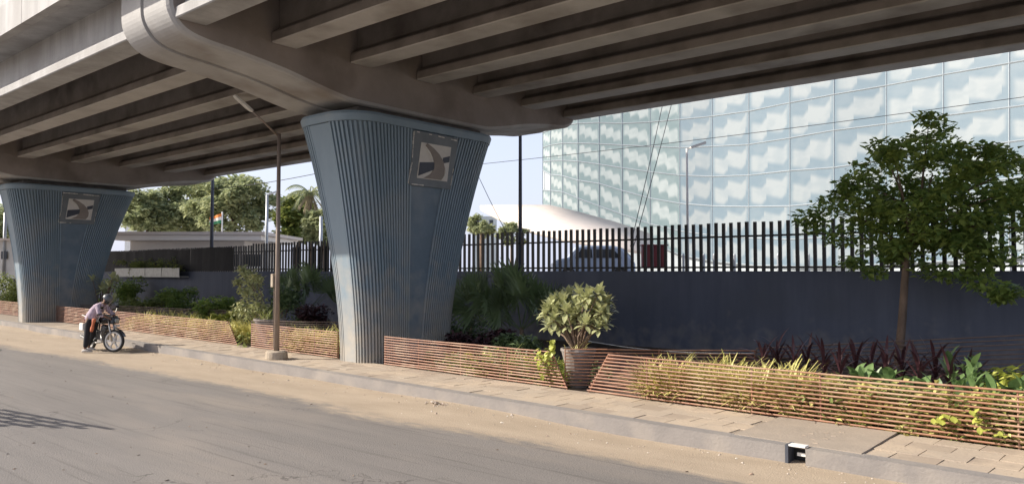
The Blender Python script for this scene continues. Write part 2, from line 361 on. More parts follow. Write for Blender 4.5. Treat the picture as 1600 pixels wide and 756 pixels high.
pav = strip('pavement', -90, 14, lambda x: KERB(x)+.20, lambda x: FY(x)+.05, -.1, .197, M['slabgap'])
strip('planting_soil', -90, 14, lambda x: FY(x)+.05, lambda x: WY-.12, -.1, .17, M['soil'])
# kerb top is rounded by spilled mortar: small irregular lumps
tile_meshes = []
for k in range(8):
    r_ = random.Random(k); mb = MB(); L, Wd = .4535, .347
    a = [(-L/2+r_.uniform(0,.003), -Wd/2+r_.uniform(0,.005)), (L/2-r_.uniform(0,.008), -Wd/2+r_.uniform(0,.008)), (L/2-r_.uniform(0,.008), Wd/2-r_.uniform(0,.008)), (-L/2+r_.uniform(0,.008), Wd/2-r_.uniform(0,.008))]
    mb.add([(x, y, 0) for x, y in a]+[(x*.996, y*.994, .034) for x, y in a], [(0,1,5,4), (1,2,6,5), (2,3,7,6), (3,0,4,7), (4,5,6,7)])
    me = bpy.data.meshes.new('paver'); me.from_pydata(mb.v, [], mb.f); me.materials.append(M['paver']); tile_meshes.append(me)
cnt = 0
for i in range(72):
    for j in range(4):
        x = 1.6 - i*.455 + (.22 if j % 2 else 0); y = KERB(x)+.20+.176+j*.35
        if -4.0 < x < -2.5: continue
        if y+.16 > FY(x)+.16: continue
        o = bpy.data.objects.new('paver', rnd.choice(tile_meshes)); C.objects.link(o); o.parent = pav
        o.location = (x, y, .172+rnd.uniform(-.004,.004)); o.rotation_euler = (rnd.uniform(-.01,.01), rnd.uniform(-.01,.01), -.05+rnd.uniform(-.012,.012)); cnt += 1
# concrete inspection slab over the drain with eight slots
mb = MB(); xa, xb = -3.98, -2.52
mb.prism([(xa, KERB(xa)+.16, .17), (xb, KERB(xb)+.16, .17), (xb, FY(xb)+.0, .17), (xa, FY(xa)+.0, .17)], (0,0,.052))
sl = thing('drain_cover', 'smooth cement slab with pale slots set in the pavement above the kerb drain', 'drain cover', (-3.2, 9.4, .17))
build(mb, 'slab', M['cover'], sl)
for a in ((1267,677),(1291,676),(1315,675),(1257,680),(1303,681),(1290,685),(1270,686),(1274,692)):
    p = atZ(a[0], a[1], .2225); mb = MB(); mb.box(p, (.055,.014,.012), Matrix.Rotation(.15,3,'Z')); build(mb, 'slot', M['paver'], sl)
# kerb drain inlet
dr = thing('kerb_drain_inlet', 'dark open drain inlet cut into the grey kerb with a white bar inside', 'drain inlet', (DX, KERB(DX), 0))
ky = KERB(DX)
mb = MB(); mb.box((DX-.105, ky+.08, .105), (.035,.19,.25)); build(mb, 'side_plate', M['art_dark'], dr)
mb = MB(); mb.box((DX+.005, ky+.05, .228), (.185,.12,.018)); build(mb, 'lid', M['white'], dr)
mb = MB(); mb.box((DX+.035, ky+.09, .125), (.11,.03,.035)); build(mb, 'bar', M['white'], dr)
mb = MB(); mb.box((DX, ky+.193, .10), (.22,.01,.2)); build(mb, 'back_plate', M['black'], dr)

# rubble and small stones on the sand strip
def stones(n_, xr, yoff, smin, smax, seed):
    r_ = random.Random(seed); mb = MB()
    for k in range(n_):
        x = r_.uniform(*xr); y = KERB(x)-abs(r_.gauss(0, yoff))-.02; s = r_.uniform(smin, smax)*(1 if r_.random() < .85 else 1.8)
        p = [Vector((r_.uniform(.5,1)*s*a, r_.uniform(.5,1)*s*b_, r_.uniform(.3,.8)*s*c)) for a, b_, c in ((1,0,0),(-1,0,0),(0,1,0),(0,-1,0),(0,0,1))]
        q = Matrix.Rotation(r_.uniform(0,6), 3, 'Z'); p = [q@v+Vector((x, y, roadz(x, y)+.002)) for v in p]
        mb.add(p, [(0,2,4), (2,1,4), (1,3,4), (3,0,4)])
    return mb
tag(build(stones(420, (-30, 1), .5, .007, .024, 3), 'road_grit', M['rubble']), 'scattered small stones and dry leaf bits on the sandy road edge', 'stones', kind='stuff')
r_ = random.Random(9); mb = MB()
for k in range(170):
    x = r_.uniform(-26, 0); y = r_.uniform(2.5, 7.6); s = r_.uniform(.006, .02); z = roadz(x, y)+.003
    q = Matrix.Rotation(r_.uniform(0,6), 3, 'Z'); mb.add([q@Vector(v)+Vector((x,y,z)) for v in ((s*2,0,0),(0,s*.5,s*.6),(-s,0,0),(0,-s*.5,0))], [(0,1,2),(0,3,1),(1,3,2)])
tag(build(mb, 'asphalt_litter', M['bark']), 'tiny dark twigs and leaf bits scattered on the asphalt', 'litter', kind='stuff')
r_ = random.Random(5); mb = MB(); pc = atZ(680, 632, .03)
for k in range(60):
    a = r_.uniform(0, 6.28); rr = abs(r_.gauss(0, .13)); s = r_.uniform(.012,.035)
    c = pc+Vector((rr*math.cos(a)*1.6, rr*math.sin(a)*.6, max(0,.05-rr*.2)))
    p = [Vector((r_.uniform(.5,1)*s*a_, r_.uniform(.5,1)*s*b_, r_.uniform(.4,.9)*s*c_)) for a_, b_, c_ in ((1,0,0),(-1,0,0),(0,1,0),(0,-1,0),(0,0,1),(0,0,-1))]
    mb.add([v+c for v in p], [(0,2,4), (2,1,4), (1,3,4), (3,0,4), (2,0,5), (1,2,5), (3,1,5), (0,3,5)])
tag(build(mb, 'rubble_heap', M['rubble']), 'small heap of reddish brick rubble on the sand beside the kerb', 'rubble', kind='stuff')

# boundary wall and raised plaza behind it
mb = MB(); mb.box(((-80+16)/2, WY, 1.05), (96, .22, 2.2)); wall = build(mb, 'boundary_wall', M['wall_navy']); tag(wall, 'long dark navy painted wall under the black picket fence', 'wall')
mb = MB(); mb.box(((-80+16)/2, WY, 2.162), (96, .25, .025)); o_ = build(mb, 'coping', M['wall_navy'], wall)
sheet('plaza_ground', -300, 200, WY+.11, 420, 1.72, M['plaza'])
# picket fence on the wall
fn = thing('picket_fence', 'black steel picket fence standing on the navy wall', 'fence', (-20, WY, 2.17))
pk = MB(); pk.box((0,0,.60), (.078,.05,1.20)); pmesh = bpy.data.meshes.new('picket'); pmesh.from_pydata(pk.v, [], pk.f); pmesh.materials.append(M['fence_black'])
for k in range(296):
    x = 2.4-k*.2035
    o = bpy.data.objects.new('picket', pmesh); C.objects.link(o); o.parent = fn
    o.location = (x+20, 0, 0); o.rotation_euler = (rnd.uniform(-.006,.006), rnd.uniform(-.008,.008), 0); o.scale = (1,1,1+rnd.uniform(-.01,.01)-(.06 if x < -30 else 0))
pk = MB()
for k in range(296, 390): pk.box((2.4-k*.2035, WY, 2.17+.56), (.078,.05,1.12))
tag(build(pk, 'far_pickets', M['fence_black'], fn), kind='stuff')
for z in (.86, .10):
    mb = MB(); mb.box(((-80+4)/2, WY+.045, 2.17+z), (84, .03, .045)); build(mb, 'rail', M['fence_black'], fn)
mb = MB(); nq = 120                                   # rippled net hung on the road side of the far pickets
for i in range(nq+1):
    x = -78+46.4*i/nq; y = WY-.055+.018*math.sin(i*1.9)+.01*math.sin(i*.7); mb.v += [(x, y, 2.19), (x, y+.012*math.sin(i*2.3), 2.17+1.09+.03*math.sin(i*.45)+.012*math.sin(i*2.7))]
mb.f = [(i*2, i*2+2, i*2+3, i*2+1) for i in range(nq)]
nt = tag(build(mb, 'privacy_net', M['fence_net'], fn), 'black netting tied over the far left pickets')
mb = MB()
for k in range(16):
    x = -27+k*.42+rnd.uniform(-.1,.1); mb.box((x, WY+.10, 2.17+.5), (rnd.uniform(.12,.36), .012, 1.0))
build(mb, 'net_scrap', M['fence_net'], fn)

# ------------------------------------------------------------------ FLYOVER
YC = 12.3; PY = 12.1
GY = [YC+1.9*k for k in range(-3, 4)]
def pier(px0, label, art=True):
    t = thing('flyover_pier', label, 'pier', (px0, PY, 0), group='blue ribbed piers carrying the flyover')
    pcx = px0; px0 = px0+.14
    zb, zt = .0, 5.58
    def dims(z):
        s = max(0, (z-.2)/5.38)**1.65
        a = .58+.52*s; b_ = 1.29+1.11*s; r = .42+.36*s; p = .19+.50*s; w = a-r
        return a, b_, r, p, w
    def S_(z): return max(0, (z-.2)/5.38)**1.65
    def PCY(z): return PY-.27+.47*S_(z)
    def PCX(z): return px0+.40*(1-S_(z))
    NR = 22                                           # ribs per quarter
    def quarter(z, off):                              # points from the middle of the -Y face to the panel edge; tagged smooth or ribbed
        a, b_, r, p, w = dims(z)
        pts = [((0, -b_), (0, -1)), ((w, -b_), (0, -1))]
        # ribbed run: arc then straight
        la = r*math.pi/2; ls = (b_-r)-p; L = la+ls
        for k in range(NR):
            for f, hi in ((0,0),(.34,0),(.42,1),(.92,1)):
                sx = L*(k+f)/NR
                if sx < la:
                    th = sx/r; nx, ny = math.sin(th), -math.cos(th); q = (a-r+nx*r, -(b_-r)+ny*r)
                else: nx, ny = 1, 0; q = (a, -(b_-r)+(sx-la))
                pts.append(((q[0]+nx*off*hi, q[1]+ny*off*hi), (nx, ny)))
        pts.append(((a, -p), (1, 0)))
        return pts
    levels = [zb, .2]+[.2+(zt-.2)*k/22 for k in range(1, 23)]
    def ring(z, off):
        q = [p for p, _ in quarter(z, off)]
        right = q + [(x, -y) for x, y in reversed(q)]
        left = [(-x, -y) for x, y in right[1:-1]]
        return right + left
    def loft(zs, offf, top=False):
        mb = MB(); vs = []; 
        for z in zs: vs += [(PCX(z)+x, PCY(z)+y, z) for x, y in ring(z, offf(z))]
        n_ = len(vs)//len(zs); fs = []
        for i in range(len(zs)-1):
            for k in range(n_): a = i*n_+k; b_ = i*n_+(k+1) % n_; fs.append((a, b_, b_+n_, a+n_))
        fs.append(tuple((len(zs)-1)*n_+k for k in range(n_)))
        mb.add(vs, fs); return mb
    zs = [z for z in levels if z < 5.36]+[5.36]
    mb = loft(zs, lambda z: .06)
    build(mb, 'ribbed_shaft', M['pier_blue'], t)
    mb = loft([5.36, 5.37, 5.52, 5.58], lambda z: 0)
    PT = PY+.2; mb.v = [(px0+(x-px0)*k, PT+(y-PT)*k2, z) for (x, y, z) in mb.v for k, k2 in [((1.06, 1.027) if 5.365 < z < 5.55 else (1.0, 1.0) if z < 5.365 else (1.03, 1.012))]]
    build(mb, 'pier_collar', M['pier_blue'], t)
    # smooth panels (both long faces) fill the flat between the ribs, 30 mm proud
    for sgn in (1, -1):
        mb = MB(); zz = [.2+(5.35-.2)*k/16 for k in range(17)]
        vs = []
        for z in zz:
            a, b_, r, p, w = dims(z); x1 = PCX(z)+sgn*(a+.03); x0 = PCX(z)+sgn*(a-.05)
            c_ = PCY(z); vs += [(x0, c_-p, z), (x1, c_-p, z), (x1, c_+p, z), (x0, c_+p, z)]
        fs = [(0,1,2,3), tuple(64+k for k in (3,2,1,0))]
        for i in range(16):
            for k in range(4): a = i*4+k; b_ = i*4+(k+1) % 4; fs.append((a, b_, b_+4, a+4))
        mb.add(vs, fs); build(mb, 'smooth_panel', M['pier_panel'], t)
    # smooth end strips
    for sgn in (1, -1):
        mb = MB(); vs = []
        for z in zz:
            a, b_, r, p, w = dims(z); y1 = PCY(z)+sgn*(b_+.05); y0 = PCY(z)+sgn*(b_-.04)
            w = w+.04
            vs += [(PCX(z)-w, y0, z), (PCX(z)-w, y1, z), (PCX(z)+w, y1, z), (PCX(z)+w, y0, z)]
        fs = [(0,1,2,3), tuple(64+k for k in (3,2,1,0))]
        for i in range(16):
            for k in range(4): a = i*4+k; b_ = i*4+(k+1) % 4; fs.append((a, b_, b_+4, a+4))
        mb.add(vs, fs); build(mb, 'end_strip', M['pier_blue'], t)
    # framed picture of a curving flyover, following the outward lean of the face
    def F(y, z, d=0):
        a = dims(z)[0]; return Vector((PCX(z)+a+.03+d, PCY(z)+y*1.08+.08, z))
    def plate(poly, d0, d1, nm, m, par):
        mb = MB(); nn = len(poly)
        mb.add([F(y, z, d0) for y, z in poly]+[F(y, z, d1) for y, z in poly], [tuple(range(nn, 2*nn))]+[(k, (k+1) % nn, (k+1) % nn+nn, k+nn) for k in range(nn)])
        return build(mb, nm, m, par)
    ar = plate([(-.60,4.10), (.60,4.10), (.66,5.33), (-.66,5.33)], -.02, .05, 'picture_board', M['panel_dark'], t)
    Z0, Z1, Y0, Y1 = 4.27, 5.09, -.42, .46
    def A(u, v): return (Y0+(Y1-Y0)*u, Z0+(Z1-Z0)*v)
    plate([A(0,0), A(1,0), A(1,1), A(0,1)], .05, .062, 'picture_ground', M['art_white'], ar)
    plate([A(.02,.06), A(.5,.28), A(.5,.5), A(.02,.44)], .062, .068, 'picture_railing', M['art_dark'], ar)
    plate([A(.78,.5), A(.99,.56), A(.99,.74), A(.76,.66)], .062, .068, 'picture_railing', M['art_dark'], ar)
    pl = [(.18,1),(.42,.88),(.62,.74),(.78,.56),(.86,.36),(.86,.16),(.78,.02)]; pr = [(.2,.02),(.4,.14),(.5,.3),(.5,.46),(.43,.62),(.32,.78),(.14,.93)]
    plate([A(*q) for q in pl[::-1]][::1]+[A(*q) for q in pr[::-1]], .068, .076, 'picture_road', M['art_brown'], ar) if False else None
    # road ribbon as quads
    mb = MB(); nn = 7; prr = pr[::-1]
    for dd in (.062, .076):
        mb.v += [tuple(F(*A(*q), dd)) for q in pl]+[tuple(F(*A(*q), dd)) for q in prr]
    for i in range(nn-1):
        mb.f.append((14+i, 14+i+1, 14+7+i+1, 14+7+i)); mb.f += [(i, i+1, i+15, i+14), (7+i, 21+i, 22+i, 8+i)]
    build(mb, 'picture_road', M['art_brown'], ar)
    for q0, q1 in (((.16,.86),(.34,.68)), ((.34,.68),(.42,.5)), ((.9,.38),(.9,.2)), ((.9,.2),(.84,.06))):
        mb = MB(); mb.span(F(*A(*q0), .08), F(*A(*q1), .08), .012, .012); build(mb, 'picture_line', M['white'], ar)
    for q in ([(-.66,5.31),(-.05,5.30),(.62,5.27)], [(-.655,5.30),(-.61,4.6),(-.64,4.12)], [(-.60,4.12),(-.2,4.12)], [(.59,4.2),(.61,4.6)]):
        mb = MB()
        for a_, b_ in zip(q[:-1], q[1:]):
            nseg = 7
            for k in range(nseg):
                if rnd.random() < .25: continue
                y0 = a_[0]+(b_[0]-a_[0])*k/nseg; z0 = a_[1]+(b_[1]-a_[1])*k/nseg; y1 = a_[0]+(b_[0]-a_[0])*(k+.9)/nseg; z1 = a_[1]+(b_[1]-a_[1])*(k+.9)/nseg
                mb.span(F(y0, z0, .05), F(y1, z1, .05), .012, rnd.uniform(.012,.04))
        if mb.v: tag(build(mb, 'peeling_edge', M['art_white'], ar), kind='stuff')
    # bearing plinth between shaft and cap
    mb = MB(); mb.box((px0, PY+.2, 5.655), (1.56, 3.9, .15)); bevel(build(mb, 'bearing_plinth', M['plinth'], t), .02)
    # curved cap beam
    half = [(0,5.73),(1.9,5.74),(2.4,5.78),(2.95,5.88),(3.75,6.05),(4.75,6.19),(5.35,6.25),(5.75,6.34),(5.98,6.5),(6.12,6.75),(6.15,7.05),(6.15,7.48)]
    hh = [half[0], half[1]]
    for i in range(1, len(half)-2):
        p0, p1, p2, p3 = half[i-1], half[i], half[i+1], half[i+2]
        for q in range(1, 5):
            u = q/4; hh.append(tuple(.5*(2*p1[c]+(p2[c]-p0[c])*u+(2*p0[c]-5*p1[c]+4*p2[c]-p3[c])*u*u+(3*p1[c]-p0[c]-3*p2[c]+p3[c])*u**3) for c in (0, 1)))
    hh.append(half[-1]); half = hh
    prof = [(-y, z) for y, z in reversed(half)]+half[1:]
    def inset(d):
        out = []
        for i, (y, z) in enumerate(prof):
            a = prof[max(i-1,0)]; b_ = prof[min(i+1,len(prof)-1)]; tx, tz = b_[0]-a[0], b_[1]-a[1]; L = math.hypot(tx, tz)
            out.append((y-tz/L*d, z+tx/L*d))
        return out
    st = [(-.95,.09), (-.92,.03), (-.86,0), (-.055,0), (-.05,.06), (.0,.06), (.005,.03), (.86,.03), (.92,.06), (.95,.12)]
    mb = MB(); n_ = len(prof)
    for x, d in st: mb.v += [(pcx+x, YC+y, min(z, 7.5)) for y, z in inset(d)]
    for i in range(len(st)-1):
        for k in range(n_-1): a = i*n_+k; mb.f.append((a, a+n_, a+n_+1, a+1))
        mb.f.append((i*n_, i*n_+n_-1, (i+1)*n_+n_-1, (i+1)*n_)) 
    mb.f.append(tuple(range(n_))); mb.f.append(tuple((len(st)-1)*n_+k for k in range(n_))[::-1])
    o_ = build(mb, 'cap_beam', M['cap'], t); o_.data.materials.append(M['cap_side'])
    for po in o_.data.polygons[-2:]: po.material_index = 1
    return t
PX = (-14.1, -34.7)
pier(PX[0], 'large nearest blue ribbed pier flaring up to the flyover, behind the lamp post')
pier(PX[1], 'smaller farther blue ribbed pier behind the man with the motorcycle')
def span(x0, x1, label):
    t = thing('flyover_span', label, 'flyover', ((x0+x1)/2, YC, 0), group='flyover spans')
    a, b_ = x0+.96, x1-.96
    for k, gy in enumerate(GY):
        pr = [(-.29,6.60),(.29,6.60),(.29,6.80),(.12,6.93),(.12,7.92),(.2,8.06),(-.2,8.06),(-.12,7.92),(-.12,6.93),(-.29,6.80)]
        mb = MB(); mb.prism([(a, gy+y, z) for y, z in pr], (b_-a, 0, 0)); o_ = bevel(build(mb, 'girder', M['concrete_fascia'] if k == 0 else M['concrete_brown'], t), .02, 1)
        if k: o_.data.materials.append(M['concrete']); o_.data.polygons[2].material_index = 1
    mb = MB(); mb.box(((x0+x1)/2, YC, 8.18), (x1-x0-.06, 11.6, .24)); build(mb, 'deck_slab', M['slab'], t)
    for s in (-1, 1):
        ya = YC+s*5.82; yb = YC+s*6.44; mb = MB(); mb.prism([(x0+.03, ya, 7.62), (x0+.03, yb, 7.56), (x0+.03, yb, 8.3), (x0+.03, ya, 8.3)][::s], (x1-x0-.06, 0, 0)); build(mb, 'cantilever_slab', M['concrete_fascia'], t)
    for s, pan in ((-1, 5.62), (1, 18.98)):
        # parapet: precast lengths with a drip ledge
        nseg = max(1, round((x1-x0)/2.4)); L = (x1-x0)/nseg
        for k in range(nseg):
            xa = x0+k*L+.01; xb = x0+(k+1)*L-.01
            pr = [(0,7.52),(.2,7.52),(.2,7.58),(.24,8.0),(.3,8.15),(.3,8.85),(.05,8.85),(.02,8.35),(0,8.2)]
            if s == 1: q = [(xa, pan-y, z) for y, z in reversed(pr)]
            else: q = [(xa, pan+y, z) for y, z in pr]
            mb = MB(); mb.prism(q, (xb-xa, 0, 0)); build(mb, 'parapet_panel', M['concrete_fascia'], t)
    return t
span(-14.1, 6.7, 'right hand flyover span, brown concrete girders seen from below over the planters')
span(-34.9, -14.1, 'left hand flyover span between the two blue piers with pale sunlit edge girder')
span(-55.7, -34.9, 'far flyover span beyond the smaller blue pier')

# ------------------------------------------------------------------ BARRIERS of horizontal rods
def barrier(pts, label, zb=.24, ht=.56, nr=12, m='rod', slant=(0,0), posts=None, group='rod barriers round the planting beds'):
    """pts: polyline [(x,y[,z_extra])]; rods follow it; slant = how far the bottom/top runs in at each end"""
    base = Vector((pts[0][0], pts[0][1], zb-.04)); t = thing('rod_barrier', label, 'barrier', base, group=group)
    P = [Vector((p[0], p[1], p[2] if len(p) > 2 else 0)) for p in pts]
    for k in range(nr):
        f = k/(nr-1); q = [p.copy() for p in P]
        d0 = (q[1]-q[0]).normalized(); d1 = (q[-2]-q[-1]).normalized()
        q[0] = q[0]+d0*slant[0]*(f if slant[0] > 0 else (f-1)); q[-1] = q[-1]+d1*slant[1]*(f if slant[1] > 0 else (f-1))
        for v in q: v.z = zb+ht*f*(1+v.z)+(v.z*.15)
        if len(q) == 2: q = [q[0]]+[q[0].lerp(q[1], u)+Vector((0, rnd.uniform(-.006,.006), rnd.uniform(-.008,.006))) for u in (.2,.4,.6,.8)]+[q[1]]
        mb = MB(); mb.tube(q, .0125, 6); build(mb, 'rod', M[m], t)
    tot = sum((P[i+1]-P[i]).length for i in range(len(P)-1)); 
    for d in (posts or [0, .5, 1]):
        s = d*tot
        for i in range(len(P)-1):
            L = (P[i+1]-P[i]).length
            if s <= L+1e-6: break
            s -= L
        p = P[i].lerp(P[i+1], min(1, s/L)); ez = p.z
        dr_ = (P[i+1]-P[i]).normalized(); nrm = Vector((-dr_.y, dr_.x, 0)); 
        top = p+nrm*.02; bot = top.copy(); 
        if d == 0: top += dr_*max(0, slant[0]); bot -= dr_*min(0, slant[0])
        if d == 1: top -= dr_*max(0, slant[1]); bot += dr_*min(0, slant[1])
        bot.z = zb-.07; top.z = zb+ht*(1+ez)+.01+ez*.15
        mb = MB(); mb.tube([bot, top], .011, 6); build(mb, 'post', M[m], t)
    return t
def FP(px, ztop=False): 
    # point on the barrier line seen in column px
    r = ray(px, 500); k = 10.02/(r.y+.045*r.x); return (r.x*k, r.y*k)
b1 = FP(601); b2 = FP(886)
barrier([b1, b2], 'orange rod barrier right of the nearest blue pier, ending at the grey pot', slant=(0, .35), posts=[0,.22,.47,.72,1])
b3 = FP(917); b4 = (2.2, FY(2.2)+.02)
barrier([b3, FP(1126), FP(1215), FP(1445), b4], 'longest orange rod barrier, in the right foreground with vine leaves poking through', slant=(.42, 0), ht=.60, posts=[0,.12,.30,.40,.63,1])
barrier([FP(393), FP(528)], 'orange rod barrier between the lamp post and the nearest blue pier', slant=(-.0, 0), posts=[0,.3,.75,1])
barrier([FP(76), FP(371)], 'long orange rod barrier left of the lamp post, behind the motorcycle', slant=(0, .5), posts=[0,.2,.4,.6,.8,1])
barrier([(-46, FY(-46)), FP(46)], 'orange rod barrier at the far left edge before the smaller pier', slant=(0, 0))
g1 = FP(868); g2 = atZ(1180, 546, .86)
barrier([(g1[0]+.05, g1[1]+.2), (g2.x, g2.y)], 'brown rod barrier running back from the grey pot to the burgundy plants', zb=.24, ht=.60, m='rod', group='rear rod barriers')
barrier([(g2.x+.02, g2.y+.02, .0), (-1.15, 15.4, .38)], 'dark brown rod barrier at the back behind the burgundy plants and tree', zb=.24, ht=.64, nr=12, m='rod_dark', group='rear rod barriers')
h1 = FP(393)
barrier([(h1[0]-.6, h1[1]+.35), (-15.4, 13.0)], 'dark brown rod barrier running back behind the lamp post to the wall', zb=.22, ht=.62, m='rod_dark', group='rear rod barriers')
c1 = atZ(250, 487, .75)
barrier([(c1.x-9, c1.y-.6), (c1.x+4, c1.y+1.3)], 'dark brown rod barrier at the back of the bed behind the motorcycle', zb=.22, ht=.62, m='rod_dark', group='rear rod barriers')
# sagging rope along the foot of the wall
p0, p1 = atY(905, 530, 15.2), atY(1180, 552, 13.6)
mb = MB(); mb.tube([p0.lerp(p1, k/10)-Vector((0,0,.10*math.sin(math.pi*k/10))) for k in range(11)], .009, 6)
tag(build(mb, 'rope', M['white']), 'pale rope sagging in front of the dark wall right of the potted frangipani', 'rope')

def nth(k, n_):
    w = ['leftmost','second','third','fourth','fifth','sixth','seventh','eighth','ninth','tenth','eleventh','twelfth','thirteenth','fourteenth','fifteenth','sixteenth','seventeenth','eighteenth','nineteenth','twentieth','twenty-first','twenty-second','twenty-third','twenty-fourth','twenty-fifth','twenty-sixth']
    return 'leftmost' if k == 0 else 'rightmost' if k == n_-1 else w[k]+' from left,'
# ------------------------------------------------------------------ LEAVES AND PLANTS
def strap(L, w, droop, nseg=5, fold=.25):
    mb = MB(); vs = []; x = z = 0; a = 0
    for i in range(nseg+1):
        f = i/nseg; ww = w*math.sin(math.pi*min(1, .12+f*.88))**.7/2 if i < nseg else .001
        vs += [(x, -ww, z+ww*fold), (x, 0, z), (x, ww, z+ww*fold)]
        a = droop*f*1.6; x += L/nseg*math.sin(a); z += L/nseg*math.cos(a)
    fs = []
    for i in range(nseg):
        for k in range(2): q = i*3+k; fs.append((q, q+1, q+4, q+3))
    me = bpy.data.meshes.new('leaf'); me.from_pydata(vs, [], fs); return me
def paddle(L, w, droop=.5, nseg=5):
    mb = MB(); vs = []; x = z = 0
    for i in range(nseg+1):
        f = i/nseg; ww = w*(math.sin(math.pi*f**.8)+.04)/2
        vs += [(x, -ww, z+ww*.35), (x, 0, z), (x, ww, z+ww*.35)]
        a = droop*f*1.6; x += L/nseg*math.sin(a); z += L/nseg*math.cos(a)
    me = bpy.data.meshes.new('leaf'); me.from_pydata(vs, [], [(i*3+k, i*3+k+1, i*3+k+4, i*3+k+3) for i in range(nseg) for k in range(2)]); return me
def withmat(me, m):
    me = me.copy(); me.materials.clear(); me.materials.append(m); return me
def put_leaf(parent, me, loc, yaw, tilt, sc, roll=0):
    o = bpy.data.objects.new('leaf', me); C.objects.link(o); o.parent = parent; o.location = loc
    o.rotation_euler = (roll, tilt, yaw); o.rotation_mode = 'XYZ'; o.scale = (sc, sc, sc); return o
def cloud(mb, clumps, n_, size, r_, asp=.55, shell=.0, flat=.75, drop=.0):
    """n_ folded leaves in each clump (centre, radius)"""
    for c, rad in clumps:
        cx, cy, cz = c
        for _ in range(n_):
            while True:
                x, y, z = r_.uniform(-1,1), r_.uniform(-1,1), r_.uniform(-1,1)
                d = x*x+y*y+z*z
                if shell*shell < d < 1: break
            px, py, pz = cx+x*rad, cy+y*rad, cz+z*rad*flat
            s = size*r_.uniform(.6,1.35); th = r_.uniform(0, 6.283); ph = r_.uniform(-.9,.6)-drop; 
            dx, dy, dz = math.cos(th)*math.cos(ph), math.sin(th)*math.cos(ph), math.sin(ph)
            t2 = th+1.571+r_.uniform(-.5,.5); ux, uy, uz = math.cos(t2), math.sin(t2), r_.uniform(-.6,.6)
            w = s*asp/2
            o = len(mb.v)
            mb.v += [(px, py, pz), (px+dx*s*.5+ux*w, py+dy*s*.5+uy*w, pz+dz*s*.5+uz*w+.1*s), (px+dx*s, py+dy*s, pz+dz*s), (px+dx*s*.5-ux*w, py+dy*s*.5-uy*w, pz+dz*s*.5-uz*w+.1*s)]
            mb.f.append((o, o+1, o+2, o+3))
    return mb
def tree(name, label, cat, base, height, crown_c, radii, nclump, nleaf, leaf, trunk_r, m, seed, group=None, clump_r=.33, limbs=8, outer=.55, extra=(), flat=.75, asp=.55):
    r_ = random.Random(seed); base = Vector(base); cc = Vector(crown_c); t = thing(name, label, cat, base, group=group)
    cl = []
    while len(cl) < nclump:
        v = Vector((r_.uniform(-1,1), r_.uniform(-1,1), r_.uniform(-1,1)))
        if v.length > 1 or (v.length < outer and r_.random() < .6): continue
        p = cc+Vector((v.x*radii[0], v.y*radii[1], v.z*radii[2])); cl.append((p, clump_r*min(radii)*r_.uniform(.6,1.25)))
    for e in extra: cl.append((Vector(e[0]), e[1]))
    mb = MB(); fork = Vector((base.x+(cc.x-base.x)*.3, base.y+(cc.y-base.y)*.3, max(cc.z-radii[2]*.85, base.z+.3*(cc.z-base.z))))
    midp = base.lerp(fork, .5)+Vector((r_.uniform(-.3,.3)*trunk_r*2, r_.uniform(-.3,.3)*trunk_r*2, 0))
    mb.tube([base-Vector((0,0,.05)), midp, fork, fork.lerp(cc, .55), cc+Vector((0,0,radii[2]*.4))], [trunk_r*1.15, trunk_r, trunk_r*.85, trunk_r*.5, trunk_r*.15], 8)
    for p, rr in cl[:limbs]+cl[nclump::3]:
        s = fork.lerp(cc, r_.uniform(0,.6)); mid = s.lerp(p, .5)+Vector((0,0,.08*(p-s).length))
        mb.tube([s, mid, p], [trunk_r*.42, trunk_r*.25, trunk_r*.07], 5, cap=False)
    build(mb, 'trunk', M['bark'], t, smooth=True)
    mb = cloud(MB(), [((p.x, p.y, p.z), rr) for p, rr in cl], nleaf, leaf, r_, flat=flat, asp=asp)
    build(mb, 'crown', M[m], t)
    return t
def bush(name, label, cat, base, rx, rz, leaf, n_, m, seed, group=None, stems=5, ry=None):
    r_ = random.Random(seed); base = Vector(base); t = thing(name, label, cat, base, group=group); ry = ry or rx; cl = []
    for k in range(9):
        a = r_.uniform(0, 6.28); q = r_.uniform(.2,.85); cl.append(((base.x+rx*q*math.cos(a), base.y+ry*q*math.sin(a), base.z+rz*r_.uniform(.25,.9)), min(rx, rz)*r_.uniform(.3,.5)))
    mb = MB()
    for c, rr in cl[:stems+2]: mb.tube([base, Vector(base).lerp(Vector(c), .5)+Vector((0,0,.1*rz)), c], [.02,.014,.006], 5)
    build(mb, 'stem', M['bark'], t)
    build(cloud(MB(), cl, n_, leaf, r_), 'foliage', M[m], t)
    return t

# young tree in front of the wall
tb = atY(1401, 560, 15.9); tb.z = .17
cc = atY(1458, 312, 15.9)
T = lambda px, py, y=15.9: atY(px, py, y)
tree('street_tree', 'young leafy green tree with a slim brown trunk before the navy wall', 'tree', tb, 5.2, cc, (1.62, 1.4, 1.22), 78, 118, .145, .075, 'leaf_dark', 21,
     clump_r=.27, limbs=11, outer=.35, flat=.6, asp=.58,
     extra=[(T(1452,186), .26), (T(1470,205), .3), (T(1430,222), .35), (T(1378,232), .3), (T(1500,235), .32), (T(1262,340), .28), (T(1290,325), .36), (T(1275,355), .3), (T(1318,310), .4), (T(1350,285), .4), (T(1365,425), .25), (T(1330,410), .28),
            (T(1310,370), .33), (T(1455,425), .28), (T(1500,430), .3), (T(1540,445), .28), (T(1575,455), .25), (T(1565,465), .18), (T(1560,400), .4), (T(1590,360), .45), (T(1600,320), .45), (T(1590,260), .3), (T(1560,250), .35), (T(1620,300), .45), (T(1640,360), .45), (T(1545,340),.5), (T(1520,300),.5), (T(1340,345),.45), (T(1360,380),.4), (T(1400,400),.35), (T(1440,380),.45), (T(1500,370),.5), (T(1530,420),.25)])

